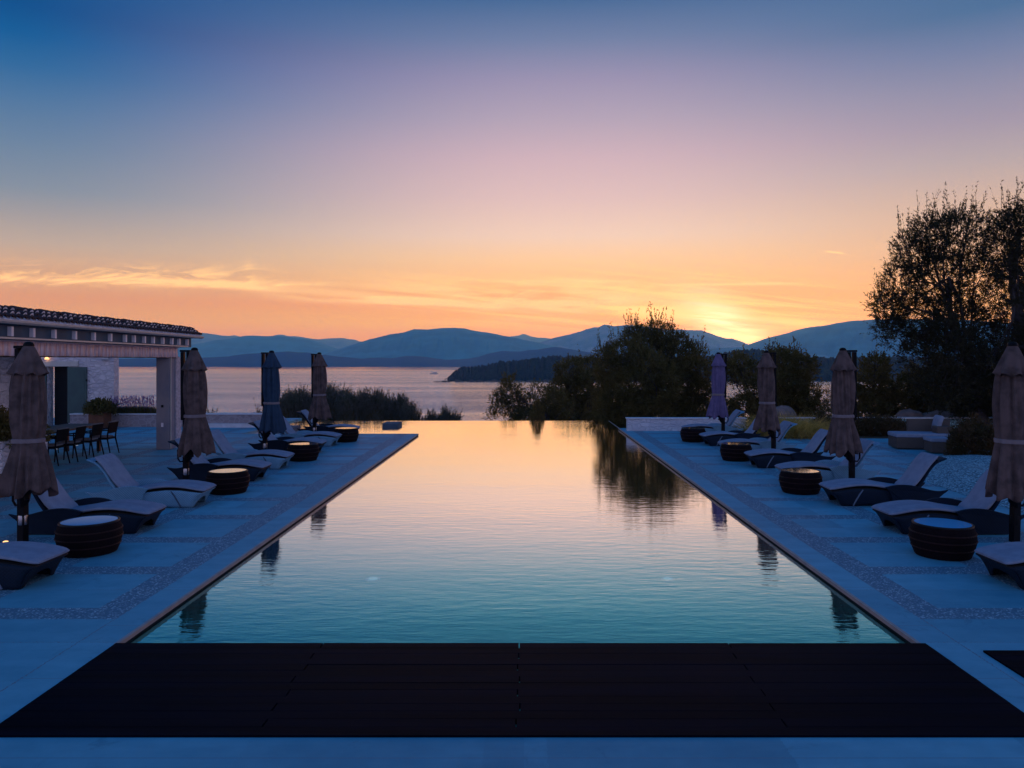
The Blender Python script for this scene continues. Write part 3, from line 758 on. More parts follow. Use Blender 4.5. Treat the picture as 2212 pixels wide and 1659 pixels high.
# ------------------------------------------------------------------ umbrellas
def umbrella(x, y, sgn, cloth, label, seed):
    """sgn +1: canopy hangs towards +x (left deck), -1 towards -x"""
    r = random.Random(seed)
    t = thing('cantilever_umbrella', (x, y, 0), label, 'umbrella', 'closed cantilever umbrellas beside the pool')
    cx, cy = .205 * sgn, -.13
    p = MB().box(-.05, -.05, 0, .05, .05, 1.32); p.build('pole', 'dark_metal', t, bevel=.006)
    p = MB().box(-.085, -.055, 1.322, -.022, .055, 2.66).box(.022, -.055, 1.322, .085, .055, 2.66).box(-.0215, -.03, 1.322, .0215, .03, 2.42).box(-.095, -.062, 2.662, .095, .062, 2.70)
    p.build('mast', 'dark_metal', t, bevel=.004)
    p = MB().tube([(0, -.02, .50), (sgn * .05, -.04, .58), (sgn * .11, -.09, .74), (cx * .9, cy, .98)], [.045, .075, .085, .05], 8)
    p.tube([(sgn * .11, -.08, .74), (sgn * .15, -.10, .60)], .035, 8)
    p.build('arm_bracket', 'dark_metal', t, smooth=True)
    hx = -sgn
    p = MB().tube([(hx * .05, 0, .80), (hx * .13, 0, .79), (hx * .155, 0, .72), (hx * .15, 0, .56), (hx * .11, 0, .50), (hx * .05, 0, .51)], .017, 6)
    p.build('crank_handle', 'dark_metal', t, smooth=True)
    p = MB().lathe([(.058, .24), (.06, .25), (.06, .36), (.056, .37)], 20); p.build('ground_sleeve', 'steel' if sgn > 0 else 'dark_metal', t, smooth=True)
    p = MB().tube([(cx, cy, .80), (cx, cy, 2.70)], .024, 8); p.build('canopy_pole', 'dark_metal', t, smooth=True)
    # folded canopy
    nf = r.choice((7, 8, 9)); ph = [r.uniform(0, 2 * PI) for _ in range(6)]; tw = r.uniform(-.5, .5)
    prof = []; zs = np.linspace(.70, 2.60, 46)
    Rp = [(.70, .315), (.85, .292), (1.05, .25), (1.25, .205), (1.385, .178), (1.42, .174), (1.46, .180), (1.65, .200), (1.9, .203), (2.1, .195), (2.3, .172), (2.45, .12), (2.62, .06)]
    def fold(a, z):
        a2 = a + tw * (z - 1.4) * .35
        f = (1 - 2 * abs(math.sin(a2 * nf / 2 + ph[0]))) * .62 * (.6 + .4 * math.sin(a2 * 2 + ph[4])) + math.sin(a2 * (nf * 2 - 1) + ph[1] + z * .8) * .28 + math.sin(a2 * 3 + ph[2] + z * .5) * .35 + math.sin(a2 * 17 + ph[3]) * .08
        amp = interp([(.7, .26), (1.0, .24), (1.35, .12), (1.42, .05), (1.5, .12), (1.9, .21), (2.3, .2), (2.6, .06)], z)
        return 1 + amp * (1.25 * f - .12)
    hem = [r.uniform(-.07, .08) for _ in range(12)]
    n = 120; vs = []
    for j, z in enumerate(zs):
        for k in range(n):
            a = 2 * PI * k / n
            q = a / (2 * PI) * 12; h = hem[int(q) % 12] * (1 - q % 1) + hem[(int(q) + 1) % 12] * (q % 1)
            drop = (h + .035 * math.sin(a * nf + ph[0])) * max(0, 1 - j / 9)
            zz = z + drop; rr = interp(Rp, z) * fold(a, z) * (1 + .06 * math.sin(a + ph[4] + z * 2))
            vs.append((cx + rr * math.cos(a), cy + rr * math.sin(a), zz))
    fs = [(j * n + k, j * n + (k + 1) % n, (j + 1) * n + (k + 1) % n, (j + 1) * n + k) for j in range(45) for k in range(n)]
    b = MB(); b.add(vs, fs); b.build('canopy', cloth, t, smooth=True, solid=.006)
    # vent cap
    vs = []; zc = np.linspace(2.30, 2.70, 12)
    for j, z in enumerate(zc):
        for k in range(96):
            a = 2 * PI * k / 96; s = (2.70 - z) / .40
            rr = (.05 + .165 * s ** .85) * (1 + .17 * s * math.sin(a * nf + ph[1]) + .07 * s * math.sin(a * 3 + ph[2]))
            vs.append((cx + rr * math.cos(a), cy + rr * math.sin(a), z + .022 * (1 if j == 0 else 0) * math.sin(a * nf + ph[1])))
    fs = [(j * 96 + k, j * 96 + (k + 1) % 96, (j + 1) * 96 + (k + 1) % 96, (j + 1) * 96 + k) for j in range(11) for k in range(96)]
    b = MB(); b.add(vs, fs); b.build('vent_cap', cloth, t, smooth=True, solid=.006)
    b = MB().lathe([(.066, 2.69), (.064, 2.715), (.045, 2.74), (.015, 2.748)], 24, c=(cx, cy)); b.build('finial', 'dark_metal', t, smooth=True)
    b = MB().lathe([(.182, 1.380), (.194, 1.385), (.194, 1.43), (.184, 1.44)], 64, c=(cx, cy), fr=lambda a, z, j: fold(a, z) + .015, cap=False)
    b.build('strap', 'strap_cloth', t, smooth=True, solid=.005)
    return t
UQ = [(-6.89, 10.5, 1, 'fabric_taupe', 'largest closed umbrella on the left deck, nearest the camera at the left edge'),
      (-6.66, 15.05, 1, 'fabric_taupe', 'closed taupe umbrella just right of the stone column of the pavilion'),
      (-6.65, 19.6, 1, 'fabric_blue', 'closed blue umbrella, third from the camera on the left deck'),
      (-6.62, 24.15, 1, 'fabric_taupe', 'farthest closed umbrella on the left deck, in front of the rosemary bushes'),
      (6.74, 10.5, -1, 'fabric_taupe', 'largest closed umbrella on the right, cut by the right edge of the photo'),
      (6.48, 15.1, -1, 'fabric_taupe', 'closed taupe umbrella second from the camera on the right deck'),
      (6.44, 19.7, -1, 'fabric_taupe', 'closed brown umbrella third from the camera on the right deck, ornamental grass behind'),
      (6.33, 24.3, -1, 'fabric_lilac', 'closed lilac umbrella by the white stone wall, right of the big round tree')]
for i, q in enumerate(UQ):
    o = umbrella(*q, 60 + i); o.rotation_euler = (R(rj.uniform(-.9, .9)), R(rj.uniform(-.9, .9)), R(rj.uniform(-9, 9)))

# ------------------------------------------------------------------ pavilion, left
PV = thing('pavilion', (-9.05, 12.0, 0), 'open stone pavilion with tiled roof, cream gutter and lowered blind on the left', 'pavilion', rz=R(3.6))
# local y along the front (away from camera), local x to the right
def lob(name, mb, m, par=None, **k): return mb.build(name, m, par or PV, **k)
LEN = 10.6
def PX(Y): return 0.0
lob('column', MB().box(-.62, 9.35, 0, -.27, 10.12, 2.60), 'column_stone', bevel=.01)
lob('column_edge', MB().box(-.2699, 9.78, 0, -.235, 10.16, 2.58), 'column_edge')
lob('downpipe', MB().tube([(-.25, 9.42, 0.02), (-.25, 9.42, 2.6)], .018, 10), 'cream_paint', smooth=True)
col = [o for o in PV.children if o.name.startswith('column')][0]
lob('socket', MB().box(-.48, 9.33, .64, -.42, 9.349, .75), 'white_paint', col); lob('socket', MB().box(-.48, 9.335, 1.18, -.42, 9.349, 1.25), 'void_dark', col)
lob('column', MB().box(-3.4, 4.4, 0, -1.30, 4.95, 2.86), 'stone_house')
PV.children[-1]['label'] = 'rough stone pier at the left edge of the photo'
lob('beam', MB().box(-.60, -1.6, 2.62, -.275, 9.86, 2.86), 'grey_plaster')
bl = MB()
for k in range(60):
    y0 = -1.6 + k * 11.5 / 60; y1 = y0 + 11.5 / 60; s0, s1 = .008 * math.sin(k * 1.7), .008 * math.sin((k + 1) * 1.7)
    bl.add([(-.25 + s0, y0, 2.575), (-.25 + s1, y1, 2.575), (-.25, y1, 2.84), (-.25, y0, 2.84)], [(0, 1, 2, 3)])
lob('blind', bl, 'blind_cloth', smooth=True, solid=.006)
lob('blind_rail', MB().tube([(-.25, -1.6, 2.57), (-.25, 9.9, 2.57)], .011, 8), 'dark_metal')
lob('blind_case', MB().box(-.273, -1.6, 2.842, -.2, 9.92, 2.872), 'white_paint', bevel=.008)
lob('frieze', MB().box(-.60, -1.6, 2.875, -.03, 10.35, 3.14), 'grey_plaster')
fz = MB().box(-.0, -1.6, 2.876, .02, 10.0, 2.91); lob('frieze_moulding', fz, 'cream_paint')
rys = [12.2, 12.9, 13.6, 14.27, 15.0, 15.77, 16.55, 17.3, 18.03, 18.5, 19.07, 19.6, 20.2, 20.8, 21.3, 21.9]
for Y in rys:
    yl = (Y - 12.0) / math.cos(R(3.6))
    lob('rafter_end', MB().box(-.03, yl - .035, 2.925, .045, yl + .035, 3.10), 'white_paint', bevel=.004)
gp = [(.10, 3.135), (.17, 3.14), (.20, 3.17), (.205, 3.205), (.195, 3.205), (.185, 3.175), (.16, 3.155), (.10, 3.15)]
g = MB(); g.prism(gp, -1.6, 10.75); g.box(-.34, -1.6, 3.142, .10, 10.7, 3.20); lob('gutter', g, 'cream_paint')
# roof: low slope of barrel tiles rising to ridge caps
rf = MB(); mo = MB(); n_t = 62; pitch = 12.2 / n_t
sx, sz, slen = -math.cos(R(33)), math.sin(R(33)), .40
for k in range(n_t):
    yc = -1.5 + k * pitch + pitch / 2
    for c in range(3):
        a0 = c * .135; a1 = a0 + .155
        vs = []
        for q, (aa, rr) in enumerate(((a0, .068), (a1, .054))):
            for i in range(9):
                g_ = PI * i / 8; oy = rr * math.cos(g_); oz = rr * math.sin(g_)
                vs.append((.17 + sx * aa + sz * oz * .5 + (.004 * ((k * 7 + c * 3) % 5) - .008), yc + oy, 3.215 + sz * aa + oz * .84 + (.030 if q == 0 else 0)))
        vs2 = [(x_ - .003, yc + (y_ - yc) * .75, z_ - .014) for x_, y_, z_ in vs]
        fs = [(i, i + 1, 9 + i + 1, 9 + i) for i in range(8)] + [(i, i + 1, 18 + i + 1, 18 + i)[::-1] for i in range(8)]
        rf.add(vs + vs2, fs)
        if c and (k * 13 + c * 5) % 7:
            pl_ = [(x_ + .004, yc + (y_ - yc) * .92, z_ - .003) for x_, y_, z_ in vs[:9]]
            mo.add(pl_, [tuple(range(9))]); mo.add([(x_ - .012, y_, z_) for x_, y_, z_ in pl_], [tuple(range(9))[::-1]])
roof = lob('roof', rf, 'tile_dark', smooth=True)
pan = mo; pan.prism([(.16, 3.203), (.16, 3.215), (-.17, 3.43), (-.2, 3.43), (-.2, 3.203)], -1.6, 10.68); lob('roof_bed', pan, 'tile_pan', roof)
rd = MB()
for k in range(14):
    y0 = -1.6 + k * .885; rr0, rr1 = .118, .078; vs = []
    for (yy, rr) in ((y0, rr0), (y0 + .91, rr1)):
        for i in range(9):
            g_ = PI * i / 8; vs.append((-.17 + rr * math.cos(g_), yy, 3.385 + rr * math.sin(g_) * .9))
    rd.add(vs, [(i, i + 1, 9 + i + 1, 9 + i) for i in range(8)])
lob('ridge_tiles', rd, 'tile_dark', roof, smooth=True, solid=.016)
bk = MB(); bk.prism([(-.201, 3.42), (-5.8, 3.30), (-5.8, 3.12), (-.342, 3.12), (-.201, 3.203)], -1.6, 10.6); lob('roof_slab', bk, 'tile_dark', roof)

# house behind the pavilion
HS = thing('stone_house', (-15.6, 29.0, 0), 'rough stone house wall with green shuttered doorway behind the dining table', 'house', rz=0)
HX = -15.6
def gx(u, d=29.0): return (u - VU) / F * d - HX
wx1 = gx(246); dx0, dx1 = gx(103), gx(148)
zl0, zl1 = 2.26, 2.46
w = MB().box(dx1, 0, 0, wx1, .35, 3.3).box(-8, 0, 0, dx0, .35, 3.3).box(dx0, 0, zl1, dx1, .35, 3.3)
hw = lob('wall', w, 'stone_house', HS)
lob('door_lintel', MB().box(gx(84), -.06, zl0, gx(170), .3, zl1 - .002), 'cream_paint', HS, bevel=.01)
lob('doorway', MB().box(dx0 + .002, .42, 0, dx1 - .002, .48, zl0), 'void_dark', HS)
dj = MB().box(dx1 - .07, .02, 0, dx1 - .003, .3, zl0 - .003); lob('door_frame', dj, 'wood_dark', HS)
sh = MB().box(gx(148), -.07, .12, gx(189), -.02, 2.24)
s1 = lob('shutter', sh, 'shutter_green', HS, bevel=.006)
lob('shutter_panel', MB().box(gx(152), -.078, .25, gx(185), -.071, 1.1).box(gx(152), -.078, 1.2, gx(185), -.071, 2.12), 'shutter_green', s1)
lob('hinge', MB().box(gx(188), -.09, .5, gx(191), -.071, .58).box(gx(188), -.09, 1.7, gx(191), -.071, 1.78), 'dark_metal', s1)
lob('shutter', MB().box(gx(60), -.07, .12, gx(102), -.02, 2.24), 'shutter_green', HS, bevel=.006)
wl = thing('wall_lamp', (-15.6 + gx(104), 28.92, 2.55), 'small lit wall lamp glowing orange above the shuttered doorway', 'lamp')
MB().lathe([(.03, .10), (.08, -.02)], 16).build('lamp_shade', 'lamp_warm', wl); MB().box(-.03, .03, .0, .03, .079, .08).build('bracket', 'dark_metal', wl)
sp2 = thing('wall_speaker', (-15.6 + gx(229), 28.9, 2.56), 'small round grey speaker high on the stone house wall', 'speaker')
MB().lathe([(.05, -.06), (.13, -.03), (.15, .04), (.10, .10), (.03, .12)], 20).build('body', 'stone_cap', sp2, smooth=True); MB().box(-.03, .0, -.02, .03, .099, .03).build('bracket', 'dark_metal', sp2)

# low walls
W1 = thing('garden_wall', (0, 0, 0), 'low reddish stone planter wall at the back of the left terrace', 'wall')
MB().box(-17.0, 28.6, 0, -9.62, 28.95, .46).build('wall', 'stone_low', W1)
MB().box(-17.0, 28.56, .4601, -9.60, 29.0, .50).build('cap', 'stone_cap', W1, bevel=.008)
MB().box(-11.9, 28.3, 0, -9.64, 28.598, .14).build('ledge', 'stone_cap', W1)
W2 = thing('garden_wall', (0, 0, 0), 'low white stone wall with flat cap at the far end of the right deck', 'wall')
MB().box(3.66, 27.0, 0, 7.85, 27.35, .42).build('wall', 'stone_white', W2)
MB().box(3.63, 26.96, .4201, 7.88, 27.39, .455).build('cap', 'stone_cap', W2, bevel=.008)
W3 = thing('garden_wall', (0, 0, 0), 'pale pebble retaining wall behind the wicker sofa on the right', 'wall')
MB().box(9.2, 27.2, -.1, 17.5, 27.5, .42).build('wall', 'pebbles', W3)
MB().box(9.15, 27.15, .421, 17.5, 27.55, .45).build('cap', 'stone_cap', W3)

# stone planter and pots at far left
PL = thing('stone_planter', (-10.9, 15.0, 0), 'tall rough stone planter at the left edge, behind the nearest umbrella', 'planter')
MB().box(-1.6, -.7, 0, 1.12, .7, .98).build('wall', 'stone_house', PL, bevel=.03)
def pot(x, y, r, h, label, square=False):
    t = thing('terracotta_pot', (x, y, 0), label, 'plant pot', 'terracotta pots on the left terrace')
    if square: MB().rbox(-r, -r, 0, r, r, h, .03).build('body', 'terracotta', t, smooth=True); MB().rbox(-r - .02, -r - .02, h - .05, r + .02, r + .02, h + .01, .015).build('rim', 'terracotta', t)
    else: MB().lathe([(r * .7, 0), (r * .95, h * .4), (r, h * .8), (r * .92, h * .86)], 28).build('body', 'terracotta', t, smooth=True); MB().lathe([(r * .92, h * .86), (r * 1.08, h * .88), (r * 1.08, h), (r * .9, h)], 28).build('rim', 'terracotta', t, smooth=True)
    return t
pot(-9.55, 14.0, .17, .40, 'small round terracotta pot beside the stone planter at far left')
pot(-15.6, 28.1, .28, .60, 'square terracotta pot with dark plant at the corner of the stone house', True)

# dining set
TB = thing('dining_table', (-12.0, 19.4, 0), 'long dark dining table under the pavilion roof', 'table', rz=R(3.6))
MB().box(-.5, -1.7, .71, .5, 1.7, .75).build('tabletop', 'wood_dark', TB, bevel=.006)
for sx_ in (-1, 1):
    for sy_ in (-1, 1): MB().box(sx_ * .42 - .04, sy_ * 1.55 - .04, 0, sx_ * .42 + .04, sy_ * 1.55 + .04, .708).build('leg', 'wood_dark', TB)
def make_chair():
    t = thing('dining_chair', (0, 0, 0), 'x', 'chair', 'dining chairs around the dark table')   # faces local -x
    MB().rbox(-.24, -.23, .40, .22, .23, .45, .02).build('seat', 'chair_wood', t)
    MB().rbox(-.22, -.21, .451, .18, .21, .49, .02).build('seat_pad', 'chair_pad', t)
    pts = [(.22, .45, .0), (.24, .6, .0), (.27, .84, 0)]
    b = MB()
    b.add([(.215, -.24, .56), (.215, .24, .56), (.27, -.25, .85), (.27, .25, .85), (.245, -.24, .56), (.245, .24, .56), (.30, -.25, .85), (.30, .25, .85)],
          [(0, 1, 3, 2), (4, 6, 7, 5), (0, 4, 5, 1), (2, 3, 7, 6), (0, 2, 6, 4), (1, 5, 7, 3)]); b.build('backrest', 'chair_wood', t, bevel=.01)
    MB().rbox(.235, -.235, .851, .30, .235, .872, .01).build('back_pad', 'chair_pad', t)
    for s in (-1, 1):
        MB().tube([(-.22, s * .22, .64), (-.22, s * .22, .3), (-.24, s * .23, 0)], [.016, .018, .013], 8).build('leg', 'chair_wood', t, smooth=True)
        MB().tube([(.235, s * .225, .60), (.22, s * .22, .42), (.31, s * .24, 0)], [.016, .02, .014], 8).build('leg', 'chair_wood', t, smooth=True)
        MB().tube([(-.23, s * .225, .64), (0, s * .25, .66), (.235, s * .235, .65)], .016, 8).build('armrest', 'chair_wood', t, smooth=True)
    return t
CH = make_chair()
CQ = [(-11.22, 20.35, R(3), 'dining chair at the right end of the row, nearest the stone column'), (-11.24, 19.65, R(1), 'second dining chair from the right in the near row'),
      (-11.26, 18.92, R(6), 'third dining chair from the right in the near row'), (-11.3, 18.25, R(2), 'dining chair half hidden by the nearest umbrella'),
      (-12.75, 20.3, R(183), 'dining chair on the far side of the table, right one of two tops showing'), (-12.72, 19.5, R(178), 'dining chair on the far side of the table, left one of two tops showing')]
for i, (x, y, rz, lb) in enumerate(CQ):
    o = CH if i == 0 else copy_tree(CH); o.location = (x, y, 0.001); o.rotation_euler = (0, 0, rz); o['label'] = lb

# recessed ground lights
for u, v, lb, mm in ((12, 1172, 'tiny glowing ground light beside the lounger at the left edge', 'lamp_warm'), (251, 927, 'tiny ground light at the foot of the square terracotta pot', 'lamp_warm'),
                 (121, 971, 'tiny ground light glinting under the left dining chairs', 'lamp_pool'), (166, 963, 'tiny ground light glinting under the middle dining chairs', 'lamp_pool')):
    d = CAMH * F / (v - VV); t = thing('ground_light', ((u - VU) / F * d, d, 0), lb, 'light', 'recessed ground lights')
    MB().lathe([(.05, .001), (.05, .007), (.036, .009)], 16).build('ring', 'steel', t); MB().lathe([(.033, .0095), (.03, .018), (.012, .023)], 16).build('lens', mm, t)

# pool floor lights and low block in the water
for x, lb in ((-2.05, 'left one of two small round lights seen in the pool'), (1.95, 'right one of two small round lights seen in the pool')):
    t = thing('pool_light', (x, 10.35, -1.448), lb, 'light', 'round lights on the pool floor')
    MB().lathe([(.10, 0), (.10, .02), (.085, .026)], 24).build('ring', 'white_paint', t); MB().lathe([(.08, .021), (.04, .035)], 24).build('lens', 'lamp_pool', t)
for x0, x1, y0, y1, lb in ((-5.42, -4.82, 29.2, 30.2, 'flat grey block rising from the water near the far pool edge'), (-9.1, -8.3, 27.4, 28.4, 'flat grey block in the water behind the last left lounger')):
    t = tag(MB().box(x0, y0, -1.44, x1, y1, .08).build('pool_block', 'grey_plaster', bevel=.01), lb, 'block', 'low blocks standing in the pool')

# boat
BT = thing('motor_boat', (at(937, 808, 1)[0] * 20 * F / 30, 20 * F / 30, SEA), 'small white motor yacht on the bay left of the headland', 'boat', rz=R(182))
hl = [(-6.4, .2, 1.2), (-6.2, 1.6, 1.3), (0, 1.9, 1.5), (4, 1.4, 1.8), (6.8, 0.02, 2.2)]
vs = [];
for x_, w_, h_ in hl: vs += [(x_, -w_, h_), (x_ * .93, -w_ * .6, -.2), (x_ * .93, w_ * .6, -.2), (x_, w_, h_)]
fs = [(i * 4 + k, i * 4 + (k + 1) % 4, (i + 1) * 4 + (k + 1) % 4, (i + 1) * 4 + k) for i in range(4) for k in range(4)] + [(0, 1, 2, 3), (16, 19, 18, 17)]
b = MB(); b.add(vs, fs); b.build('hull', 'boat_white', BT)
b = MB(); b.add([(-4.5, -1.3, 1.4), (2.5, -1.3, 1.6), (-4.2, -1.1, 3.3), (.4, -1.1, 3.1), (-4.5, 1.3, 1.4), (2.5, 1.3, 1.6), (-4.2, 1.1, 3.3), (.4, 1.1, 3.1)], [(0, 1, 3, 2), (4, 6, 7, 5), (1, 5, 7, 3), (0, 2, 6, 4), (2, 3, 7, 6)]); b.build('cabin', 'boat_white', BT)
b = MB().box(-3.9, -1.33, 2.2, .6, 1.33, 2.75); b.build('window', 'boat_glass', BT)
b = MB().tube([(-1.5, 0, 3.2), (-2.2, 0, 5.0)], .09, 6); b.build('mast', 'boat_white', BT)

# wicker sofa group, right
SF = thing('wicker_sofa', (10.45, 21.4, 0), 'grey wicker daybed with blue-white cushion, back panel and pillow at the far right', 'sofa', rz=R(-8))
MB().box(0, 0, .03, 1.5, .75, .33).build('base', 'wicker_grey', SF, bevel=.01)
MB().rbox(-.02, -.02, .331, 1.5, .77, .45, .04).build('seat_cushion', 'cushion', SF, smooth=True)
MB().box(.55, .78, .03, 1.7, .90, .80).build('back_panel', 'wicker_grey', SF, bevel=.01)
MB().box(1.1, .12, .452, 1.5, .5, .64).build('armrest', 'wicker_grey', SF, bevel=.01)
b = MB().slab(smoothpath([(0, 0, 0), (.03, 0, .2), (.1, 0, .42)], 10), .24, .14, 14, 2.2); o = b.build('pillow', 'cushion', SF, smooth=True); o.location = (1.25, .62, .5)
OT = thing('ottoman', (10.9, 20.4, 0), 'square wicker ottoman with pale cushion in front of the daybed, bush beside it', 'ottoman', rz=R(-8))
MB().box(0, 0, .03, .85, .6, .31).build('base', 'wicker_grey', OT, bevel=.01); MB().rbox(-.02, -.02, .311, .87, .62, .42, .035).build('cushion', 'cushion', OT, smooth=True)

# pebble bed
pb = [(8.15, 12.6), (8.2, 15.0), (8.5, 16.8), (9.2, 18.3), (10.2, 19.6), (11.2, 20.3), (12.2, 20.4), (17.9, 20.4), (17.9, 9), (9.0, 9), (8.3, 10.5)]
vs = []; fs = []
cxp, cyp = 12.6, 15.2
for k in range(9):
    q = k / 8
    for (x_, y_) in [Vector(p) for p in smoothpath([(a, b_, 0) for a, b_ in pb], 60) for p in [(p.x, p.y)]]:
        vs.append((x_ + (cxp - x_) * q, y_ + (cyp - y_) * q, .005 + .22 * math.sin(min(1, q * 2.2) * PI / 2) * (1 + .15 * math.sin(x_ * 3 + q * 9))))
fs = [(j * 60 + i, j * 60 + (i + 1) % 60, (j + 1) * 60 + (i + 1) % 60, (j + 1) * 60 + i) for j in range(8) for i in range(60)]
b = MB(); b.add(vs, fs); tag(b.build('pebble_bed', 'pebbles', smooth=True), kind='structure')

# ------------------------------------------------------------------ vegetation
def leaf_arrays(o, d, L, W, r):
    """o,d (n,3): leaf base and direction -> diamond quads"""
    n = len(o); up = r.normal(size=(n, 3)); s = np.cross(d, up); s /= np.linalg.norm(s, axis=1)[:, None] + 1e-9
    L = L * r.uniform(.7, 1.3, (n, 1)); W = W * r.uniform(.8, 1.2, (n, 1))
    a = o; b = o + d * L * .45 + s * W * .5; c = o + d * L; e = o + d * L * .45 - s * W * .5
    v = np.stack([a, b, c, e], 1).reshape(-1, 3)
    f = np.arange(n * 4).reshape(-1, 4)
    return v, f

def foliage(name, parts, m, parent):
    V = []; Fc = []; o = 0
    for v, f in parts: V.append(v); Fc.append(f + o); o += len(v)
    V = np.concatenate(V); Fc = np.concatenate(Fc)
    me = bpy.data.meshes.new(name); me.vertices.add(len(V)); me.vertices.foreach_set('co', V.astype(np.float32).ravel())
    me.loops.add(Fc.size); me.loops.foreach_set('vertex_index', Fc.ravel().astype(np.int32))
    me.polygons.add(len(Fc)); me.polygons.foreach_set('loop_start', (np.arange(len(Fc)) * 4).astype(np.int32))
    me.polygons.foreach_set('loop_total', np.full(len(Fc), 4, np.int32)); me.update(calc_edges=True)
    me.materials.append(M[m]); ob = bpy.data.objects.new(name, me); COL.objects.link(ob); ob.parent = parent
    return ob

def sprays(r, o, d, slen, nl, L, W, spread=.7):
    """o,d (n,3); nl leaves along each spray"""
    n = len(o); t = r.uniform(.0, 1, (n, nl, 1)); k = r.normal(size=(n, nl, 3)) * spread
    sl = slen * r.uniform(.6, 1.25, (n, 1, 1))
    pos = o[:, None] + d[:, None] * t * sl + r.normal(size=(n, nl, 3)) * .012
    dd = d[:, None] + k; dd /= np.linalg.norm(dd, axis=2)[..., None]
    v, f = leaf_arrays(pos.reshape(-1, 3), dd.reshape(-1, 3), L, W, r)
    # the twig itself as one thin leaf
    v2, f2 = leaf_arrays(o, d, slen, .012, r)
    return [(v, f), (v2, f2)]

def tree(name, label, cat, group, base, blobs, d, m, density=1.0, slen=.32, nl=9, L=.085, W=.022, up=.6, trunk=None, limb=.035, depthf=1.0, spread=.7, seed=1, fill=.5, droop=0.0, spikes=0, extra_d=0):
    """blobs: (u, v, radius) in picture units at distance d"""
    r = np.random.default_rng(seed); rr = random.Random(seed)
    b0 = Vector(base); t = thing(name, b0, label, cat, group)
    parts = []; limbs = MB(); tops = []
    tp = [Vector(p) - b0 for p in trunk] if trunk else [Vector((0, 0, 0)), Vector((0, 0, .5))]
    tpath = smoothpath(tp, 14); r0 = limb * 3.2
    limbs.tube(tpath, [r0 * (1 - .62 * i / 13) for i in range(14)], 9)
    for (u, v, rad) in blobs:
        rad_m = rad / F * d; dy = rr.uniform(-1, 1) * rad_m * depthf
        c = at(u, v, d + dy) - b0; c = np.array(c)
        n = int(density * 300 * (rad_m / .6) ** 2)
        q = r.normal(size=(n, 3)); q /= np.linalg.norm(q, axis=1)[:, None]
        k = r.uniform(fill, 1, (n, 1)) ** .5 * rad_m
        lump = 1 + .22 * np.sin(q[:, :1] * 5 + u) * np.cos(q[:, 2:] * 4 + v)
        o = c + q * k * lump * np.array([1, depthf, .95])
        dirn = q * .75 + r.normal(size=(n, 3)) * .45 + np.array([0, 0, up]); dirn[:, 2] -= droop * r.uniform(0, 1, n)
        dirn /= np.linalg.norm(dirn, axis=1)[:, None]
        parts += sprays(r, o, dirn, slen, nl, L, W, spread)
        if spikes:
            ns = spikes; a = r.uniform(0, 2 * PI, ns)
            oo = c + np.stack([np.cos(a) * rad_m * .7, np.sin(a) * rad_m * .5, np.full(ns, rad_m * .75)], 1)
            dv = np.stack([np.cos(a) * .18, np.sin(a) * .15, np.ones(ns)], 1) + r.normal(size=(ns, 3)) * .08; dv /= np.linalg.norm(dv, axis=1)[:, None]
            parts += sprays(r, oo, dv, slen * 2.3, nl * 2, L * .8, W, .45)
        st = tpath[rr.randint(6, 13)]; cv = Vector(c); mid = st.lerp(cv, .5) + Vector((rr.uniform(-.2, .2), rr.uniform(-.2, .2), rr.uniform(0, .2))) * (cv - st).length
        lp = smoothpath([st, mid, cv], 7); rad0 = limb * (.9 if rad > 25 else .6)
        limbs.tube(lp, [rad0 * (1 - .75 * i / 6) for i in range(7)], 6)
        for _ in range(5):
            e = cv + Vector((rr.uniform(-1, 1), rr.uniform(-1, 1), rr.uniform(-.3, 1))) * rad_m * .8; s0 = lp[rr.randint(3, 6)]
            limbs.tube(smoothpath([s0, s0.lerp(e, .5) + Vector((0, 0, .05)), e], 5), [limb * .3 * (1 - .7 * i / 4) for i in range(5)], 4)
    limbs.build('trunk', 'bark', t, smooth=True)
    foliage('crown', parts, m, t)
    return t

GT = 'trees in the garden beyond the pool'
tree('olive_tree', 'tall olive tree with feathery crown, left one of the two tall trees at right', 'tree', GT, at(2128, 925, 27), [(2040, 520, 46), (2000, 500, 26), (1985, 565, 40), (2088, 505, 44), (1955, 610, 36), (2030, 605, 52), (1925, 668, 32), (1985, 690, 46), (2062, 690, 50), (2105, 590, 40), (1945, 725, 30), (2000, 765, 42), (2070, 780, 52), (2085, 850, 52), (2035, 835, 46), (1902, 655, 16), (1958, 535, 22), (1925, 705, 18), (1905, 715, 12), (2045, 740, 46), (2095, 700, 36)],
     27, 'leaf_olive', density=.68, trunk=[at(2128, 925, 27), at(2108, 840, 27), at(2088, 770, 27), at(2056, 700, 27), at(2050, 600, 27)], slen=.46, nl=13, L=.12, W=.027, seed=3, spikes=7, spread=.5, limb=.06)
tree('olive_tree', 'tall dark olive tree cut off by the right edge of the photo', 'tree', GT, at(2205, 930, 26), [(2165, 560, 40), (2200, 500, 40), (2225, 590, 56), (2165, 640, 30), (2210, 700, 56), (2180, 760, 46), (2230, 800, 60), (2250, 470, 44), (2175, 490, 20), (2160, 850, 50), (2270, 640, 60), (2270, 740, 60), (2200, 880, 50), (2150, 800, 40)],
     26, 'leaf_olive', density=.8, trunk=[at(2205, 930, 26), at(2218, 820, 26), at(2208, 720, 26), at(2188, 620, 26), at(2190, 540, 26)], slen=.46, nl=13, L=.12, W=.027, seed=4, spikes=7, spread=.5, limb=.07)
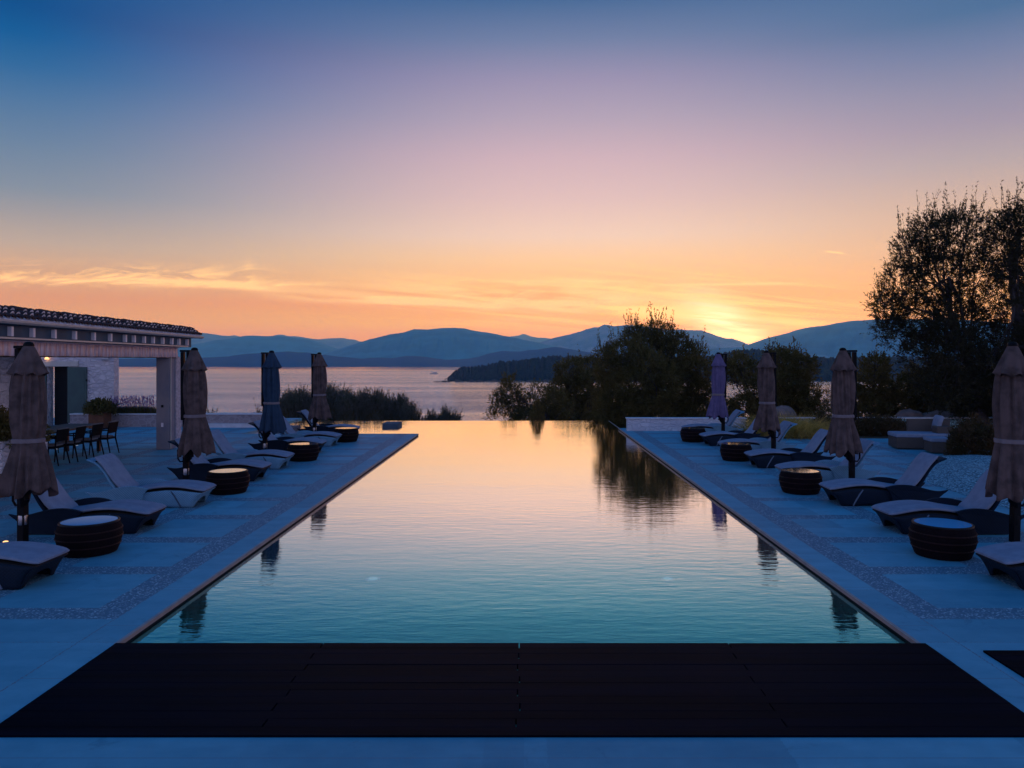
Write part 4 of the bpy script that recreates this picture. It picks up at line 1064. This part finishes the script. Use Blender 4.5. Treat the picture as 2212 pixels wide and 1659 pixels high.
tree('olive_tree', 'big round olive tree just beyond the far right corner of the pool', 'tree', GT, (5.6, 34, -3.0), [(1405, 765, 46), (1352, 775, 40), (1458, 775, 46), (1385, 738, 28), (1436, 735, 28), (1322, 800, 32), (1400, 830, 66), (1345, 850, 54), (1465, 840, 58), (1498, 808, 32), (1515, 865, 40), (1420, 890, 64), (1335, 895, 48), (1490, 895, 46), (1500, 770, 22), (1367, 722, 14), (1414, 712, 14), (1310, 770, 18), (1380, 940, 70), (1450, 940, 70), (1320, 940, 50)],
     34, 'leaf_dark', density=.78, trunk=[(5.6, 34, -3.0), (5.5, 34, -1.0), (5.8, 34, .6)], slen=.38, nl=11, L=.12, W=.034, seed=5, spikes=7, limb=.06)
tree('olive_tree', 'loose dark tree left of the big round tree, mostly below the pool edge', 'tree', GT, (5.2, 60, -6.0), [(1268, 800, 26), (1232, 808, 30), (1285, 835, 36), (1250, 855, 36), (1215, 845, 28), (1290, 890, 46), (1235, 895, 40), (1200, 880, 28), (1265, 935, 60), (1190, 930, 40)],
     60, 'leaf_dark', density=.45, trunk=[(5.2, 60, -6.0), (5.0, 60, -3.0), (5.3, 60, -.8)], slen=.5, nl=9, L=.19, W=.06, seed=6, spikes=1, limb=.05)
tree('olive_sapling', 'sparse twisted olive branches against the bay left of centre-right trees', 'tree', GT, (1.3, 50, -4.6), [(1105, 848, 26), (1080, 882, 20), (1145, 872, 24), (1195, 862, 24), (1172, 893, 26), (1098, 826, 14), (1125, 897, 24), (1062, 897, 10), (1215, 885, 22), (1160, 838, 12), (1075, 860, 12), (1110, 872, 18), (1200, 905, 30), (1130, 920, 40)],
     50, 'leaf_dark', density=.42, trunk=[(1.3, 50, -4.6), (1.6, 50, -2.6), (1.4, 50, -.9)], slen=.40, nl=8, L=.16, W=.05, seed=7, limb=.05, fill=.1)
tree('cypress_shrub', 'small pointed dark conifer among the sparse olive branches', 'shrub', None, (1.45, 33.6, -2.2), [(1160, 870, 5), (1160, 880, 8), (1160, 892, 11), (1161, 905, 14), (1160, 925, 16)],
     33.6, 'leaf_dark', density=3.0, trunk=[(1.45, 33.6, -2.2), (1.35, 33.6, -.3), (.58, 33.6, .5)][:2], slen=.16, nl=9, L=.06, W=.02, seed=8, limb=.02, up=1.0)
tree('garden_tree', 'dark tree between the lilac and the brown umbrella', 'tree', GT, (9.6, 31, -1.0), [(1598, 795, 26), (1625, 815, 28), (1578, 808, 20), (1650, 850, 36), (1610, 885, 30), (1570, 893, 26), (1550, 905, 26), (1660, 895, 40), (1545, 800, 10)],
     31, 'leaf_dark', density=.95, trunk=[(9.6, 31, -1), (9.4, 31, .3), (9.2, 31, 1.2)], slen=.30, nl=10, L=.12, W=.040, seed=9, spikes=1, limb=.04)
tree('garden_tree', 'dark tree with upright shoots right behind the brown umbrella', 'tree', GT, (11.2, 31, -1.0), [(1690, 792, 32), (1672, 772, 16), (1725, 800, 32), (1700, 840, 42), (1735, 862, 34), (1700, 890, 46), (1745, 895, 30), (1712, 770, 12), (1745, 790, 14)],
     31, 'leaf_dark', density=.95, trunk=[(11.2, 31, -1), (11.0, 31, .3), (10.9, 31, 1.4)], slen=.30, nl=10, L=.12, W=.040, seed=10, spikes=2, limb=.04)
tree('garden_shrub', 'loose shrub with the sunlit bay showing through it, left of the taupe umbrella', 'shrub', GT, (11.7, 30, -.8), [(1782, 862, 20), (1800, 845, 10), (1770, 885, 22), (1805, 885, 22), (1790, 900, 30)],
     30, 'leaf_dark', density=.5, trunk=[(11.7, 30, -.8), (11.9, 30, .2)], slen=.28, nl=8, L=.09, W=.024, seed=12, limb=.02, fill=.1)
tree('garden_tree', 'dark rounded tree right behind the second umbrella of the right deck', 'tree', GT, (13.5, 30, -.8), [(1890, 800, 26), (1878, 830, 32), (1905, 860, 38), (1850, 870, 30), (1930, 885, 36), (1880, 895, 36), (1900, 780, 12), (1840, 840, 14)],
     30, 'leaf_dark', density=.8, trunk=[(13.5, 30, -.8), (13.6, 30, .6)], slen=.30, nl=10, L=.12, W=.040, seed=13, spikes=1, limb=.04)
tree('garden_tree', 'low dark tree behind the wicker daybed', 'tree', GT, (15.6, 31, -.8), [(1960, 850, 34), (2000, 860, 40), (1950, 885, 34), (2040, 880, 40), (1990, 830, 26), (2010, 895, 34), (1970, 815, 18)],
     30.5, 'leaf_dark', density=.85, trunk=[(15.6, 31, -.8), (15.8, 31, .6)], slen=.30, nl=10, L=.12, W=.040, seed=14, limb=.04)
tree('garden_tree', 'dense dark evergreen under the two tall olive trees', 'tree', GT, (18.6, 31, -.8), [(2090, 880, 50), (2140, 860, 56), (2190, 870, 60), (2230, 900, 60), (2120, 920, 40), (2070, 830, 36), (2060, 905, 26), (2170, 930, 46)],
     30, 'leaf_dark', density=.95, trunk=[(18.6, 31, -.8), (18.8, 31, .6)], slen=.30, nl=10, L=.12, W=.040, seed=15, limb=.04)

def bush(name, label, cat, group, c, rx, ry, rz, m, n, slen, nl, L, W, up=.5, seed=1, zlo=-.2):
    r = np.random.default_rng(seed); t = thing(name, c, label, cat, group)
    q = r.normal(size=(n, 3)); q /= np.linalg.norm(q, axis=1)[:, None]; q[:, 2] = np.abs(q[:, 2]) * 1.0 + zlo * r.uniform(0, 1, n)
    k = r.uniform(.45, 1, (n, 1)) ** .6; lump = 1 + .13 * np.sin(q[:, :1] * 7 + seed) * np.cos(q[:, 1:2] * 6)
    o = q * k * lump * np.array([rx, ry, rz]); d = q + r.normal(size=(n, 3)) * .4 + np.array([0, 0, up]); d /= np.linalg.norm(d, axis=1)[:, None]
    foliage('foliage', sprays(r, o, d, slen, nl, L, W), m, t)
    s = MB(); rr = random.Random(seed)
    for _ in range(9):
        a = rr.uniform(0, 2 * PI); e = Vector((math.cos(a) * rx * .6, math.sin(a) * ry * .6, rz * rr.uniform(.4, .8))); s.tube(smoothpath([(0, 0, -.05), e * .5 + Vector((0, 0, .1)), e], 5), [.022, .018, .014, .01, .006], 5)
    s.build('stems', 'bark', t)
    return t
bush('round_bush', 'round dark bush standing on the pebble bed at far right', 'bush', None, (11.35, 19.2, .12), .62, .6, .92, 'leaf_hedge', 2600, .14, 9, .06, .02, seed=21)
bush('round_bush', 'low brown rounded shrub behind the right loungers, between grass and hedge', 'bush', None, (9.95, 25.4, 0), .5, .5, .62, 'leaf_hedge', 1500, .16, 8, .06, .02, seed=22)
bush('hedge', 'long low brown-green hedge behind the second umbrella on the right', 'hedge', None, (11.6, 25.2, 0), 1.3, .5, .60, 'leaf_hedge', 3400, .16, 8, .06, .02, seed=23)
bush('planter_bush', 'dark leafy bush growing from the stone planter at the left edge', 'bush', None, (-10.5, 14.8, .96), 1.0, .6, .5, 'leaf_dark', 1500, .2, 8, .09, .04, seed=24)
bush('potted_plant', 'dark leafy plant in the square terracotta pot', 'plant', None, (-15.6, 28.1, .58), .44, .4, .36, 'leaf_dark', 500, .2, 7, .10, .05, seed=25)

def grass(name, label, c, rad, h, n, m, seed, cat='grass clump', group='ornamental grass clumps', lean=.5, w=.012, ry=None):
    r = np.random.default_rng(seed); t = thing(name, c, label, cat, group)
    o = np.stack([r.normal(0, rad * .4, n), r.normal(0, (ry or rad) * .4, n), np.zeros(n)], 1)
    d = np.stack([r.normal(0, lean, n), r.normal(0, lean, n), np.ones(n)], 1) + np.concatenate([o[:, :2] * .4 / rad, np.zeros((n, 1))], 1)
    d /= np.linalg.norm(d, axis=1)[:, None]; L = h * r.uniform(.5, 1.1, n)
    P = []; 
    s = np.cross(d, r.normal(size=(n, 3))); s /= np.linalg.norm(s, axis=1)[:, None]
    p = o; V = []
    hd = d[:, :2] / (np.linalg.norm(d[:, :2], axis=1)[:, None] + 1e-6)
    pts = []
    for k in range(4):
        q = k / 3; dr = np.concatenate([hd * (q ** 2.2 * .45 * L)[:, None] * np.clip(np.linalg.norm(d[:, :2], axis=1), .15, 1)[:, None], -(q ** 2.4 * .12 * L)[:, None]], 1)
        pts.append(o + d * (L * q)[:, None] + dr)
    for k in range(3):
        w0 = w * (1 - k / 3) ; w1 = w * (1 - (k + 1) / 3) + .001
        v = np.stack([pts[k] - s * w0 / 2, pts[k] + s * w0 / 2, pts[k + 1] + s * w1 / 2, pts[k + 1] - s * w1 / 2], 1).reshape(-1, 3); P.append((v, np.arange(n * 4).reshape(-1, 4)))
    foliage('blades', P, m, t); return t, r, pts
for i, (x, y, rad, h, n, lb) in enumerate(((7.75, 24.9, .55, .85, 1500, 'feathery grass clump left of the brown umbrella, on the right deck edge'), (8.7, 24.9, .8, .95, 2600, 'largest golden grass clump, right behind the brown umbrella'), (9.4, 24.6, .6, .72, 1500, 'low golden grass clump at the right end of the grasses'), (8.2, 25.6, .6, .8, 1300, 'darker grass clump at the back, hidden by the brown umbrella'))):
    grass('ornamental_grass', lb, (x, y, 0), rad, h, n, 'grass_dry', 30 + i)
# lavender in the planter wall
lv, r, pts = grass('lavender_hedge', 'dark lavender hedge with purple flower spikes on the low planter wall', (-14.7, 28.78, .48), 1.1, .36, 3600, 'leaf_dark', 41, 'lavender', None, .3, .02, .12)
n = 460; tip = np.stack([r.uniform(-.9, .8, n), r.uniform(-.12, .12, n), r.uniform(.30, .62, n)], 1)
dv = np.stack([r.normal(0, .18, n), r.normal(0, .15, n), np.ones(n)], 1); dv /= np.linalg.norm(dv, axis=1)[:, None]
foliage('flowers', [leaf_arrays(tip, dv, .10, .028, r), leaf_arrays(tip - dv * .34, dv, .36, .008, r)], 'lavender', lv)
bx = MB().box(-15.6, 28.95, -.6, -13.5, 29.6, .5)
# rosemary bushes beyond the left arm of the pool
def rosemary(label, u, v, wpx, d, n, seed, m='leaf_sage'):
    r = np.random.default_rng(seed); p = at(u, v, d); zt = p.z; zb = -3.2 if d > 35 else -1.9; w = wpx / F * d * 1.25
    t = thing('rosemary_bush', (p.x, d, zb), label, 'bush', 'shrubs beyond the infinity edge')
    q = r.uniform(-1, 1, (n, 2)); q = q[(q ** 2).sum(1) < 1]; n = len(q)
    H = (zt - zb) - .42 * (q ** 2).sum(1) - .16 + .13 * np.sin(q[:, 0] * 7 + seed) + .08 * np.sin(q[:, 0] * 17 + seed * 2)
    o = np.stack([q[:, 0] * w, q[:, 1] * w * .7, H - .34 - r.uniform(0, 1, n) ** 1.3 * min(1.3, (zt - zb) * .6)], 1)
    dd = np.stack([q[:, 0] * .25 + r.normal(0, .30, n), r.normal(0, .3, n), np.ones(n)], 1); dd /= np.linalg.norm(dd, axis=1)[:, None]
    P_ = sprays(r, o, dd, .46, 16, .07, .022, .42)
    k_ = r.choice(n, max(14, n // 26), replace=False); o2 = o[k_].copy(); o2[:, 2] = H[k_] - .35; d2 = dd[k_] * np.array([.6, .6, 1]); d2 /= np.linalg.norm(d2, axis=1)[:, None]
    P_ += sprays(r, o2, d2, .62, 26, .075, .026, .38)
    foliage('foliage', P_, m, t)
    core = MB(); blobrock(core, (0, 0, (zt - zb) * .5 - .34), w * .95, w * .6, (zt - zb) * .5 - .34, seed, 14, 9); core.build('inner_branches', 'leaf_dark', t)
    return t
RQ = [(625, 842, 30, 'feathery rosemary bush between the blue umbrella and the farthest left umbrella'), (655, 838, 24, 'narrow rosemary bush just left of the farthest left umbrella'),
      (715, 829, 34, 'tallest rosemary bush, just right of the farthest left umbrella'), (760, 842, 26, 'lower rosemary bush right of the tallest one'),
      (805, 840, 28, 'rosemary bush with feathery top above the grey block in the water'), (858, 850, 28, 'rosemary bush at the right end of the tall row'),
      (888, 868, 16, 'small dark bush at the foot of the rosemary row'), (930, 889, 24, 'low loose shrub peeping over the infinity edge'), (965, 882, 22, 'rightmost low shrub over the infinity edge, left of the open water')]
for i, (u, v, w, lb) in enumerate(RQ): rosemary(lb, u, v, w, 40 + .4 * (i % 3), 1900 if w > 20 else 800, 70 + i)
for i, (u, v, w, lb) in enumerate(((455, 884, 14, 'small shrub tuft peeping over the low wall right of the column'), (560, 882, 7, 'tiny shrub tip at the end of the low wall, left of the blue umbrella'))): rosemary(lb, u, v, w, 30.5, 420, 90 + i)
# boulders on the right
for i, (u, v, d, rx, rz_, lb) in enumerate(((1690, 898, 27.8, .55, .45, 'pale boulder behind the brown umbrella, above the golden grass'), (1965, 903, 28.8, .62, .42, 'left boulder behind the wicker daybed'), (2025, 905, 28.6, .85, .42, 'right sloping boulder behind the wicker daybed'))):
    b = MB(); p = at(u, v, d); blobrock(b, (0, 0, 0), rx, rx * .8, rz_, 50 + i, 12, 8)
    o = b.build('boulder', 'rock', smooth=True, sub=1); o.location = (p.x, d, p.z - .1); tag(o, lb, 'boulder', 'boulders in the garden')
# dark soil strip under hedges
tag(MB().box(7.9, 24.4, 0, 17.8, 27.15, .03).build('planting_bed', 'soil'), kind='structure')

# ------------------------------------------------------------------ camera
cam = bpy.data.cameras.new('camera'); co = bpy.data.objects.new('camera', cam); COL.objects.link(co)
cam.sensor_width = 36; cam.lens = F / 2212 * 36; cam.clip_start = .1; cam.clip_end = 40000
co.location = (0, 0, CAMH)
co.rotation_euler = (R(90), 0, 0)
cam.shift_x = -(VU - 1106) / 2212; cam.shift_y = -(829.5 - VV) / 2212
SC.camera = co
SC.view_settings.view_transform = 'Standard'; SC.view_settings.look = 'None'; SC.view_settings.exposure = 0; SC.view_settings.gamma = 1
SC.cycles.max_bounces = 8; SC.cycles.volume_bounces = 1; SC.cycles.transmission_bounces = 6; SC.cycles.caustics_reflective = False; SC.cycles.caustics_refractive = True
SC.cycles.sample_clamp_indirect = 3
